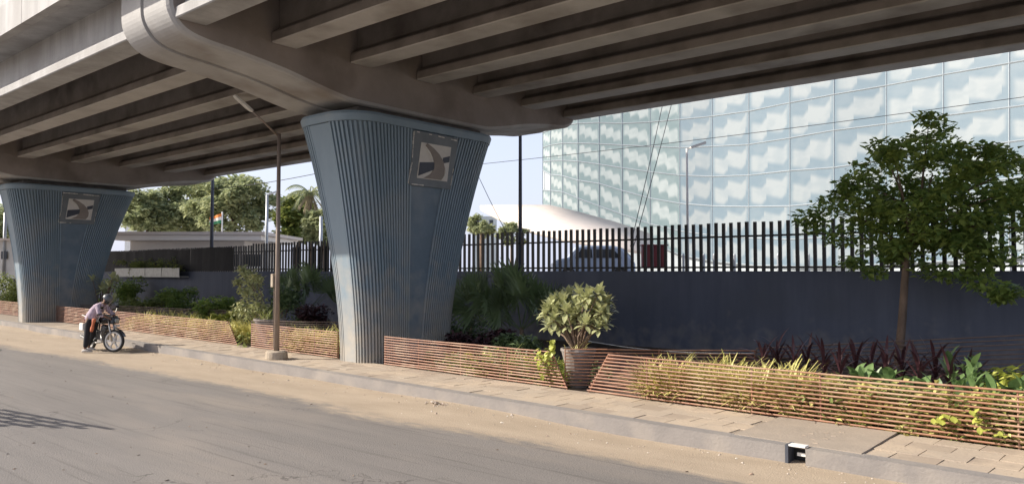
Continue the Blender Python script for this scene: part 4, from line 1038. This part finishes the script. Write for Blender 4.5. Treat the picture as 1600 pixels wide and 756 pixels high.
# cream canopy
up_ = [(750,321,104),(800,320,105),(858,320,106),(905,331,104),(960,346,100),(1020,366,96)]
lo_ = [(751,325,98),(780,340,90),(820,357,84),(880,372,80),(950,384,78),(1020,394,76)]
mb = MB(); a = [atD(*q) for q in up_]; b_ = [atD(*q) for q in lo_]; th = Vector((0,0,-.35))
n6 = 6; mb.v = [tuple(v) for v in a+b_+[v+th for v in a]+[v+th for v in b_]]
for i in range(5):
    mb.f += [(6+i, 7+i, i+1, i), (12+i, 13+i, 19+i, 18+i), (18+i, 19+i, 7+i, 6+i), (i, i+1, 13+i, 12+i)]
mb.f += [(0,12,18,6), (5,11,23,17)]
cb = Vector(((a[3]+b_[3])/2)); cb.z = 1.72
t = thing('entrance_canopy', 'sweeping cream canopy roof pointing left below the glass building', 'canopy', cb)
build(mb, 'roof_shell', M['cream'], t, smooth=True)
mb = MB(); c = atD(930, 390, 88); mb.box((c.x, c.y, (1.72+c.z)/2), (.6,.6,c.z-1.72+1.5)); build(mb, 'column', M['cream'], t)
# gate house: long flat cream roof at left
g0 = atD(178, 362, 46); g1 = atD(408, 362, 46)
def slab_between(p, q, depth, z0, z1, back=Vector((FW.x, FW.y, 0)).normalized()):
    mb = MB(); mb.prism([(p.x,p.y,z0), (q.x,q.y,z0), (q.x+back.x*depth,q.y+back.y*depth,z0), (p.x+back.x*depth,p.y+back.y*depth,z0)], (0,0,z1-z0)); return mb
t = thing('gate_building', 'long low building with a flat cream roof edge behind the left fence', 'building', (g0.x, g0.y, 1.72))
gz0, gz1 = atD(290, 379, 46).z, atD(290, 362, 46).z
build(slab_between(g0, g1, 8, gz0+.15, gz1-.22), 'roof_fascia', M['cream_gate'], t)
e = (g1-g0).normalized(); build(slab_between(g0-e*.2-Vector((FW.x,FW.y,0))*.06, g1+e*.2-Vector((FW.x,FW.y,0))*.06, 8.5, gz1-.2, gz1), 'roof_edge', M['cream'], t)
build(slab_between(g0+e*.4+FW*1.2, g1-e*1.4+FW*1.2, 6, 1.72, gz0+.14), 'wall', M['cream_gate'], t)
for k in range(6):
    p = g0.lerp(g1, .08+k*.15)+FW*1.12; q = p+e*1.1; build(slab_between(p, q, .08, 2.5, 3.25), 'window', M['dkglass'], t)
# left edge white kiosk and van
k0 = atD(-40, 376, 50); k1 = atD(38, 376, 50)
t = thing('white_kiosk', 'low white building with small dark windows at the left edge', 'building', (k0.x, k0.y, 1.72))
build(slab_between(k0, k1, 5, 1.72, k0.z), 'wall', M['white'], t)
for px in (2, 22):
    p = atD(px, 385, 49.9); q = atD(px+9, 385, 49.9); build(slab_between(p, q, .05, 3.0, 3.5), 'window', M['dkglass'], t)
build(slab_between(k0-FW*.3, k1-FW*.3+RT*.3, 5.4, k0.z, k0.z+.15), 'roof', M['cream'], t)
# white buildings far behind
for (pa, pb, yt, D, lab) in ((196, 214, 325, 95, 'small white building peeping between pier and far trees'), (738, 775, 338, 150, 'small far grey block left of the cream canopy')):
    p = atD(pa, yt, D); q = atD(pb, yt, D); t = thing('far_building', lab, 'building', (p.x, p.y, 1.72))
    build(slab_between(p, q, 8, 1.72, p.z), 'wall', M['white'] if D < 100 else M['lining'], t)
    for k in range(3):
        a_ = p.lerp(q, .12+.3*k)-FW*.05; b2 = p.lerp(q, .12+.3*k+.16)-FW*.05; build(slab_between(a_, b2, .1, p.z-1.6, p.z-.7), 'window', M['dkglass'], t)

# parked car, red cabinet, bollards behind the fence
def car_at(px0, px1, ytop, D, label, m):
    a = atD(px0, 424, D); b_ = atD(px1, 424, D); c = (a+b_)/2; L = (b_-a).length; H = atD(px0, ytop, D).z-1.72
    t = thing('parked_car', label, 'car', (c.x, c.y, 1.72), HEAD)
    prof = [(-.5,.22),(-.5,.52),(-.44,.62),(-.3,.68),(-.2,.97),(-.1,1),(.22,1),(.34,.93),(.47,.64),(.5,.5),(.5,.22)]
    W_ = 1.65; mb = MB(); st = [(-.5,.93,.96),(-.47,1,1),(.47,1,1),(.5,.93,.96)]
    for y, sx, sz in st: mb.v += [(x*L*sx, y*W_, z*H*(sz if z > .3 else 1)) for x, z in prof]
    n_ = len(prof)
    for i in range(3):
        for k in range(n_): p, q = i*n_+k, i*n_+(k+1) % n_; mb.f.append((p, q, q+n_, p+n_))
    mb.f += [tuple(range(n_))[::-1], tuple(3*n_+k for k in range(n_))]
    build(mb, 'body', M[m], t, local=True)
    for s in (-1, 1):
        for x0, x1, tp0, tp1 in ((-.25,-.02,-.165,-.03),(.01,.36,.01,.24)):
            y = s*(W_*.5+.012); mb = MB(); q = [(x0*L*.93,.68),(x1*L*.93,.68),(tp1*L*.95,.92),(tp0*L*.95,.92)]
            mb.prism([(x, y-.006, z*H*.97) for x, z in q], (0,.012,0)); build(mb, 'side_window', M['dkglass'], t, local=True)
        for x in (-.31,.31):
            mb = MB(); mb.lathe([(.12,-.1),(.3,-.09),(.31,0),(.3,.09),(.12,.1)], 16, (x*L, s*(W_*.5-.06), .31), 'y'); wh = build(mb, 'wheel', M['black'], t, local=True)
            mb = MB(); mb.lathe([(.01,-.02),(.18,-.01),(.18,.01),(.01,.02)], 12, (x*L, s*(W_*.5+.05), .31), 'y'); build(mb, 'hubcap', M['chrome'], wh, local=True)
    mb = MB(); q = [(.36*L,.93*H*.985),(.475*L,.65*H)]; mb.add([(q[0][0],-.66,q[0][1]),(q[0][0],.66,q[0][1]),(q[1][0],.74,q[1][1]+.02),(q[1][0],-.74,q[1][1]+.02)], [(0,3,2,1)]); build(mb, 'windscreen', M['dkglass'], t, local=True)
    return t
car_at(862, 988, 384, 31, 'blue-grey parked car seen through the fence left of the red cabinet', 'van')
a = atD(1004, 384, 27); b_ = atD(1042, 384, 27); zl = atD(1004, 418, 27).z
t = thing('red_cabinet', 'dark red cabinet on short legs behind the fence before the glass building', 'cabinet', (a.x, a.y, 1.72))
mb = slab_between(a, b_, .35, zl, a.z); bevel(build(mb, 'cabinet_body', M['red'], t), .02)
mb = slab_between(a+(b_-a)*.78-FW*.02, b_-FW*.02, .02, zl+.02, a.z-.02); build(mb, 'door_strip', M['red'], t)
mb = slab_between(a-(b_-a)*.05-FW*.04, b_+(b_-a)*.05-FW*.04, .45, a.z, a.z+.05); build(mb, 'top_plate', M['red'], t)
for f in (.04,.9): p = a.lerp(b_, f); mb = slab_between(p, p+(b_-a)*.06, .06, 1.72, zl); build(mb, 'leg', M['lamp_grey'], t)
for k, px in enumerate([1052, 1068, 1084, 1100, 1116, 1132, 1148, 1216, 1232, 1248, 1264, 1500, 1516, 1532, 1548, 1564, 1580, 1596]):
    p = atD(px, 424, 27); mb = MB(); h = atD(px, 396, 27).z-1.72; mb.tube([(0,0,0),(0,0,h-.06),(0,0,h)], [.045,.045,.02], 8)
    o = build(mb, 'bollard', M['lamp_grey'], None, local=True); o.location = (p.x, p.y, 1.72); tag(o, nth(k, 18)+' short grey bollard standing behind the black picket fence', 'bollard', 'bollards behind the fence')

# ------------------------------------------------------------------ MOTORCYCLE
fw = atZ(178, 550, .03); HB = R(3)
dirb = Vector((math.cos(HB), math.sin(HB), 0)); bpos = fw-dirb*.68; bpos.z = .03
mc = thing('motorcycle', 'black motorcycle with white alloy wheels parked by the kerb', 'motorcycle', bpos, HB)
def wheel(cx, turn, nm):
    mb = MB(); w = thing_local = bpy.data.objects.new(nm, None); C.objects.link(w); w.parent = mc; w.location = (cx, 0, .30); w.rotation_euler = (0, 0, turn)
    mb = MB(); nn = 36; vs = []; 
    for k in range(nn):
        a = 2*math.pi*k/nn
        for q in range(8): b_ = 2*math.pi*q/8; rr = .265+.036*math.cos(b_); vs.append((rr*math.cos(a), .042*math.sin(b_), rr*math.sin(a)))
    mb.add(vs, [(k*8+q, ((k+1) % nn)*8+q, ((k+1) % nn)*8+(q+1) % 8, k*8+(q+1) % 8) for k in range(nn) for q in range(8)]); build(mb, 'tyre', M['black'], w, local=True, smooth=True)
    mb = MB(); vs = []
    for k in range(nn):
        a = 2*math.pi*k/nn
        for rr, y in ((.245,-.03),(.205,-.028),(.205,.028),(.245,.03)): vs.append((rr*math.cos(a), y, rr*math.sin(a)))
    mb.add(vs, [(k*4+q, ((k+1) % nn)*4+q, ((k+1) % nn)*4+(q+1) % 4, k*4+(q+1) % 4) for k in range(nn) for q in range(4)])
    for k in range(6):
        a = 2*math.pi*k/6; mb.span((.03*math.cos(a),0,.03*math.sin(a)), (.215*math.cos(a),0,.215*math.sin(a)), .042, .03)
    mb.lathe([(.05,-.05),(.07,-.03),(.07,.03),(.05,.05)], 14, axis='y'); build(mb, 'rim', M['rim'], w, local=True)
TURN = R(30)
wheel(.66, TURN, 'wheel'); wheel(-.64, 0, 'wheel')
ct, st_ = math.cos(TURN), math.sin(TURN)
mb = MB()
hx = .42
for s in (-1, 1): mb.tube([(.66-s*.09*st_, s*.09*ct, .30), (hx-s*.09*st_+.03, s*.09*ct, .88)], [.026,.022], 8)
build(mb, 'fork', M['chrome'], mc, local=True, smooth=True)
mb = MB()
for k in range(9):
    a = R(20)+R(120)*k/9; a2 = R(20)+R(120)*(k+1)/9
    for aa in (a,): 
        p = (.66+.33*math.cos(a)*ct, .33*math.cos(a)*st_, .30+.33*math.sin(a)); q = (.66+.33*math.cos(a2)*ct, .33*math.cos(a2)*st_, .30+.33*math.sin(a2)); mb.span(p, q, .10, .012)
build(mb, 'front_mudguard', M['blackpaint'], mc, local=True)
mb = MB()
for k in range(9):
    a = R(40)+R(110)*k/9; a2 = R(40)+R(110)*(k+1)/9; mb.span((-.64+.35*math.cos(a), 0, .30+.35*math.sin(a)), (-.64+.35*math.cos(a2), 0, .30+.35*math.sin(a2)), .13, .012)
build(mb, 'rear_mudguard', M['blackpaint'], mc, local=True)
mb = MB(); vs = []
for x, hw, z0, z1 in ((.36,.05,.80,.90),(.28,.12,.74,.97),(.08,.14,.72,.99),(-.1,.10,.72,.90),(-.16,.05,.74,.84)): vs += [(x,-hw*.7,z0),(x,-hw,(z0+z1)/2),(x,-hw*.5,z1),(x,hw*.5,z1),(x,hw,(z0+z1)/2),(x,hw*.7,z0)]
mb.add(vs, [(5,4,3,2,1,0), tuple(24+k for k in range(6))]+[(i*6+k, i*6+(k+1) % 6, (i+1)*6+(k+1) % 6, (i+1)*6+k) for i in range(4) for k in range(6)]); build(mb, 'fuel_tank', M['blackpaint'], mc, local=True, smooth=True)
mb = MB(); vs = []
for x, hw, z0, z1 in ((-.14,.09,.74,.81),(-.35,.13,.74,.82),(-.7,.12,.77,.88),(-.86,.07,.80,.88)): vs += [(x,-hw,z0),(x,-hw*.8,z1),(x,hw*.8,z1),(x,hw,z0)]
mb.add(vs, [(3,2,1,0), (12,13,14,15)]+[(i*4+k, i*4+(k+1) % 4, (i+1)*4+(k+1) % 4, (i+1)*4+k) for i in range(3) for k in range(4)]); build(mb, 'seat', M['black'], mc, local=True)
mb = MB(); mb.box((.04,0,.42), (.3,.22,.24)); mb.tube([(.1,0,.5),(.2,0,.68)], [.09,.07], 10)
for k in range(5): mb.tube([(.12+.018*k,0,.53+.03*k),(.128+.018*k,0,.543+.03*k)], [.11,.11], 10)
bevel(build(mb, 'engine', M['chrome'], mc, local=True), .02)
mb = MB(); mb.tube([(.4,0,.86),(.3,0,.55),(.22,0,.3),(-.1,0,.28),(-.2,0,.5),(-.15,0,.74)], .022, 6)
for s in (-1, 1): mb.tube([(-.64,s*.09,.3),(-.15,s*.09,.32)], .018, 6); mb.tube([(-.6,s*.11,.32),(-.5,s*.11,.74)], .02, 6); mb.tube([(-.15,s*.06,.74),(-.85,s*.07,.8)], .014, 6)
build(mb, 'frame', M['blackpaint'], mc, local=True)
mb = MB(); mb.tube([(.2,-.12,.45),(.28,-.13,.25),(0,-.15,.22),(-.4,-.16,.27),(-.85,-.17,.36)], [.02,.022,.026,.045,.045], 10); build(mb, 'exhaust_pipe', M['chrome'], mc, local=True, smooth=True)
H0 = Vector((.40,0,.90)); Fd = Vector((ct, st_, 0)); Sd = Vector((-st_, ct, 0))
mb = MB(); mb.tube([H0+Sd*.36-Fd*.12+Vector((0,0,.10)), H0+Sd*.2+Vector((0,0,.11)), H0+Sd*.06+Vector((0,0,.04)), H0-Sd*.06+Vector((0,0,.04)), H0-Sd*.2+Vector((0,0,.11)), H0-Sd*.36-Fd*.12+Vector((0,0,.10))], .014, 8); build(mb, 'handlebar', M['chrome'], mc, local=True, smooth=True)
mb = MB()
for s in (-1, 1): mb.tube([H0+Sd*s*.36-Fd*.12+Vector((0,0,.10)), H0+Sd*s*.26-Fd*.05+Vector((0,0,.105))], .02, 8)
build(mb, 'grip', M['black'], mc, local=True)
mb = MB(); c = H0+Fd*.14-Vector((0,0,.06)); mb.box(c, (.14,.26,.20), Matrix.Rotation(TURN,3,'Z'), taper=.8); bevel(build(mb, 'headlight_cowl', M['blackpaint'], mc, local=True), .04, 3)
mb = MB(); mb.box(c+Fd*.075-Vector((0,0,.01)), (.02,.17,.10), Matrix.Rotation(TURN,3,'Z')); bevel(build(mb, 'headlight', M['glassgrey'], mc, local=True), .01)
mb = MB(); mb.box(c+Fd*.09-Vector((0,0,.15)), (.01,.2,.06), Matrix.Rotation(TURN,3,'Z')); build(mb, 'number_plate', M['white'], mc, local=True)
for s in (-1, 1):
    mb = MB(); p = H0+Sd*s*.22+Vector((0,0,.1)); q = p+Sd*s*.10+Vector((0,0,.16)); mb.tube([p, q], .006, 5); mb.box(q+Vector((0,0,.02)), (.02,.11,.06), Matrix.Rotation(TURN,3,'Z')); build(mb, 'mirror', M['blackpaint'], mc, local=True)
mb = MB(); mb.box((-.93,0,.80), (.09,.13,.09)); bevel(build(mb, 'tail_light', M['red'], mc, local=True), .02)
mb = MB(); mb.box((-.78,-.19,.62), (.22,.06,.2)); bevel(build(mb, 'side_pannier', M['white'], mc, local=True), .02)
mb = MB(); mb.tube([(-.05,.12,.25),(-.12,.3,-.0)], .012, 6); build(mb, 'side_stand', M['chrome'], mc, local=True)
mb = MB(); mb.tube([(-.75,-.1,.9),(-1.0,-.1,.93),(-1.0,.1,.93),(-.75,.1,.9)], .01, 6); build(mb, 'grab_rail', M['chrome'], mc, local=True)

# ------------------------------------------------------------------ MAN bent over the motorcycle (local x = to the right in view, y = away)
fp = atZ(141, 549, .03)
man = thing('person', 'man in plaid shirt, dark trousers and helmet bending over the motorcycle', 'person', fp, HEAD)
def skin_obj(nm, chains, m, par, sub=1):
    """chains: list of [(pos, radius), ...]; a chain whose first point equals an existing point joins it"""
    vs = []; es = []; rs = []
    def idx(p, r):
        for i, v in enumerate(vs):
            if (Vector(v)-Vector(p)).length < 1e-4: return i
        vs.append(p); rs.append(r); return len(vs)-1
    for ch in chains:
        prev = None
        for p, r in ch:
            i = idx(p, r)
            if prev is not None: es.append((prev, i))
            prev = i
    me = bpy.data.meshes.new(nm); me.from_pydata(vs, es, []); me.materials.append(m)
    o = bpy.data.objects.new(nm, me); C.objects.link(o); o.parent = par
    md = o.modifiers.new('skin', 'SKIN')
    if not me.skin_vertices: me.skin_vertices.new() if hasattr(me.skin_vertices, 'new') else None
    for i, r in enumerate(rs):
        sv_ = me.skin_vertices[0].data[i]; sv_.radius = (r, r) if not isinstance(r, tuple) else r; sv_.use_root = (i == 0)
    s2 = o.modifiers.new('sub', 'SUBSURF'); s2.levels = sub; s2.render_levels = sub
    md.use_smooth_shade = True
    return o
pel = (0,0,.88); spn = (.12,0,1.06); che = (.27,0,1.20); nck = (.36,0,1.30); hdb = (.41,0,1.36)
sR, sL = (.28,-.17,1.21), (.28,.17,1.21)
eR, eL = (.36,-.24,.99), (.45,.22,1.0)
wR, wL = (.50,-.17,.93), (.62,.10,.92)
hR, hL = (-.02,-.10,.86), (.02,.10,.86)
kR, kL = (-.01,-.15,.46), (-.02,.16,.47)
aR, aL = (-.07,-.14,.07), (-.20,.26,.08)
def hand(w, d, side):
    w = Vector(w); d = Vector(d).normalized(); s = Vector(side); palm = w+d*.075
    ch = [[(tuple(w), .026), (tuple(palm), .030)]]
    for k, (o_, L_) in enumerate(((-.028,.065),(-.01,.075),(.01,.07),(.027,.055))):
        a_ = palm+s*o_; m1 = a_+d*L_*.45+Vector((0,0,-.01)); m2 = m1+d*L_*.25+Vector((0,0,-.03)); ch.append([(tuple(palm), .030), (tuple(a_+d*.012), .010), (tuple(m1), .009), (tuple(m2), .008)])
    th_ = w+d*.03; ch.append([(tuple(w), .026), (tuple(th_-s*.035+Vector((0,0,-.01))), .011), (tuple(th_-s*.045+d*.035+Vector((0,0,-.02))), .009)])
    return ch
body_ch = [[(pel,.11),(spn,.115),(che,.13),(nck,.055),(hdb,.06)], [(pel,.11),(hR,.085),(kR,.06),(aR,.042),((.06,-.15,.035),.03)], [(pel,.11),(hL,.085),(kL,.06),(aL,.042),((-.07,.27,.035),.03)],
           [(che,.13),(sR,.06),(eR,.042),(wR,.026)], [(che,.13),(sL,.06),(eL,.042),(wL,.026)]]
body_ch += hand(wR, (.8,.1,-.3), (.1,.95,0)); body_ch += hand(wL, (.8,-.2,-.3), (.2,.95,0))
body = skin_obj('body', body_ch, M['skin'], man)
skin_obj('shirt', [[((-.03,0,.80),.16),((.0,0,.90),.175),((.10,0,1.04),.17),(che,.175),((.335,0,1.275),.085)], [(che,.175),(sR,.09),(eR,.062),((.45,-.19,.945),.046)], [(che,.175),(sL,.085),(eL,.06),((.55,.15,.95),.042)]], M['shirt'], man)
skin_obj('trousers', [[((.01,0,.92),.16),((0,0,.86),.165),((-.02,-.09,.80),.10),(kR,.078),((-.06,-.14,.10),.062)], [((0,0,.86),.165),((.02,.09,.80),.10),(kL,.078),((-.19,.25,.12),.06)]], M['trousers'], man)
for p in ((-.04,-.145,.0), (-.17,.265,.01)):
    mb = MB(); vs = []
    for x, w, h in ((-.10,.03,.05),(-.06,.045,.08),(.04,.045,.075),(.12,.045,.05),(.17,.03,.03)): vs += [(p[0]+x, p[1]-w, p[2]), (p[0]+x, p[1]-w*.8, p[2]+h), (p[0]+x, p[1]+w*.8, p[2]+h), (p[0]+x, p[1]+w, p[2])]
    mb.add(vs, [(3,2,1,0), (16,17,18,19)]+[(i*4+k, i*4+(k+1) % 4, (i+1)*4+(k+1) % 4, (i+1)*4+k) for i in range(4) for k in range(4)]); build(mb, 'shoe', M['shoe'], man, local=True, smooth=True)
# head: looking down and to the right, helmet over it
hc = Vector((.43,-.01,1.385)); rotH = Matrix.Rotation(R(45), 3, 'Y')
def ellip(c, rx, ry, rz, rot, nu=16, nv=10, z0=-1, z1=1, warp=None):
    mb = MB(); vs = []
    for j in range(nv+1):
        v = z0+(z1-z0)*j/nv; a = math.asin(max(-1, min(1, v)))
        for k in range(nu):
            t_ = 2*math.pi*k/nu; p = Vector((rx*math.cos(a)*math.cos(t_), ry*math.cos(a)*math.sin(t_), rz*v))
            if warp: p = warp(p)
            vs.append(rot@p+c)
    mb.add(vs, [(j*nu+k, j*nu+(k+1) % nu, (j+1)*nu+(k+1) % nu, (j+1)*nu+k) for j in range(nv) for k in range(nu)]+[tuple(range(nu))[::-1], tuple(nv*nu+k for k in range(nu))]); return mb
def facew(p):
    q = p.copy()
    if p.x > .03 and -.03 < p.z < .012 and abs(p.y) < .015: q.x += .02*(1-abs(p.y)/.015)   # nose
    if p.z < -.03: q.x *= .9; q.y *= .8
    return q
hd = build(ellip(hc, .092, .075, .115, rotH, warp=facew), 'head', M['skin'], man, local=True, smooth=True)
for s in (-1, 1):
    build(ellip(hc+rotH@Vector((.078, s*.032, .01)), .012,.016,.009, rotH, 8, 6), 'eye', M['trousers'], hd, local=True)
    build(ellip(hc+rotH@Vector((0, s*.078, -.01)), .02,.012,.032, rotH, 8, 6), 'ear', M['skin'], hd, local=True)
build(ellip(hc+rotH@Vector((.08, 0, -.06)), .01,.024,.007, rotH, 8, 6), 'mouth', M['red'], hd, local=True)
hm = build(ellip(hc+rotH@Vector((-.012,0,.03)), .13,.115,.125, rotH, z0=-.35), 'helmet', M['helmet'], man, local=True, smooth=True)
mb = MB(); vv = []
for k in range(9):
    a = R(-70)+R(140)*k/8
    for z, r_2 in ((-.01,.125),(-.10,.135)): vv.append(hc+rotH@Vector((-.012+r_2*math.cos(a), r_2*.92*math.sin(a), .03+z)))
mb.add(vv, [(k*2, k*2+2, k*2+3, k*2+1) for k in range(8)]); build(mb, 'visor', M['dkglass'], hm, local=True)
# orange cloth held against the thigh
mb = MB(); vs = []
cA, cB = Vector((.26,-.31,.90)), Vector((.20,-.33,.55))
for i in range(9):
    c = cA.lerp(cB, i/8)
    for k in range(8):
        a = 2*math.pi*k/8; vs.append(c+Vector((.045*math.cos(a)*(1+.2*math.sin(i*1.3)), .03*math.sin(a), .0)))
mb.add([man.matrix_basis@v for v in vs] if False else vs, [(i*8+k, i*8+(k+1) % 8, (i+1)*8+(k+1) % 8, (i+1)*8+k) for i in range(8) for k in range(8)]+[tuple(range(8))[::-1], tuple(64+k for k in range(8))])
oc = thing('rolled_cloth', 'bright orange rolled cloth hanging from the arm of the helmeted man', 'cloth', fp, HEAD)
build(mb, 'cloth', M['orange'], oc, local=True, smooth=True)

# ------------------------------------------------------------------ handcart just outside the left edge, whose railed body throws the barred shadow
gc = atZ(-115, 670, 0); sh = Vector((-SUN_AZ.x, -SUN_AZ.y, 0))
cp = gc-sh*(1.25/math.tan(SUN_EL)); cp.z = .01
t = thing('shadow_cart', 'slatted goods cart standing on the road outside the left edge', 'cart', cp, R(10))
mb = MB(); mb.box((-.6,0,.62), (2.6,1.9,.08)); build(mb, 'bed', M['bark'], t, local=True)
mb = MB(); mb.box((-.9,-.93,.98), (2.2,.03,.65)); build(mb, 'side_board', M['bark'], t, local=True)
for x in (-1.8,-1.2,-.6,0,.55):
    mb = MB(); mb.span((x,.63,.62), (x,.63,2.15), .05, .05); build(mb, 'stake', M['lamp_metal'], t, local=True)
for k in range(7):
    z = .8+k*.22; mb = MB(); mb.span((-1.9,.63,z), (.68+.05*k,.63,z), .045, .06); build(mb, 'side_rail', M['lamp_metal'], t, local=True)
for x in (-1.3,.1):
    for y in (-.70,.70):
        mb = MB(); mb.lathe([(.1,-.03),(.3,-.03),(.3,.03),(.1,.03)], 20, (x, y, .3), 'y'); build(mb, 'wheel', M['black'], t, local=True)
mb = MB(); mb.span((.7,0,.62), (1.5,0,.95), .05, .05); mb.span((1.5,-.4,.95), (1.5,.4,.95), .04, .04); build(mb, 'handle', M['bark'], t, local=True)


def _():  # unseen car added out of view to lay a vehicle shadow on the road
    t = car_at(862, 988, 384, 31, 'unseen car added outside the left edge for its shadow on the road', 'van'); t.location = (-27.2, 4.9, .01); t.rotation_euler = (0,0,0)
_()
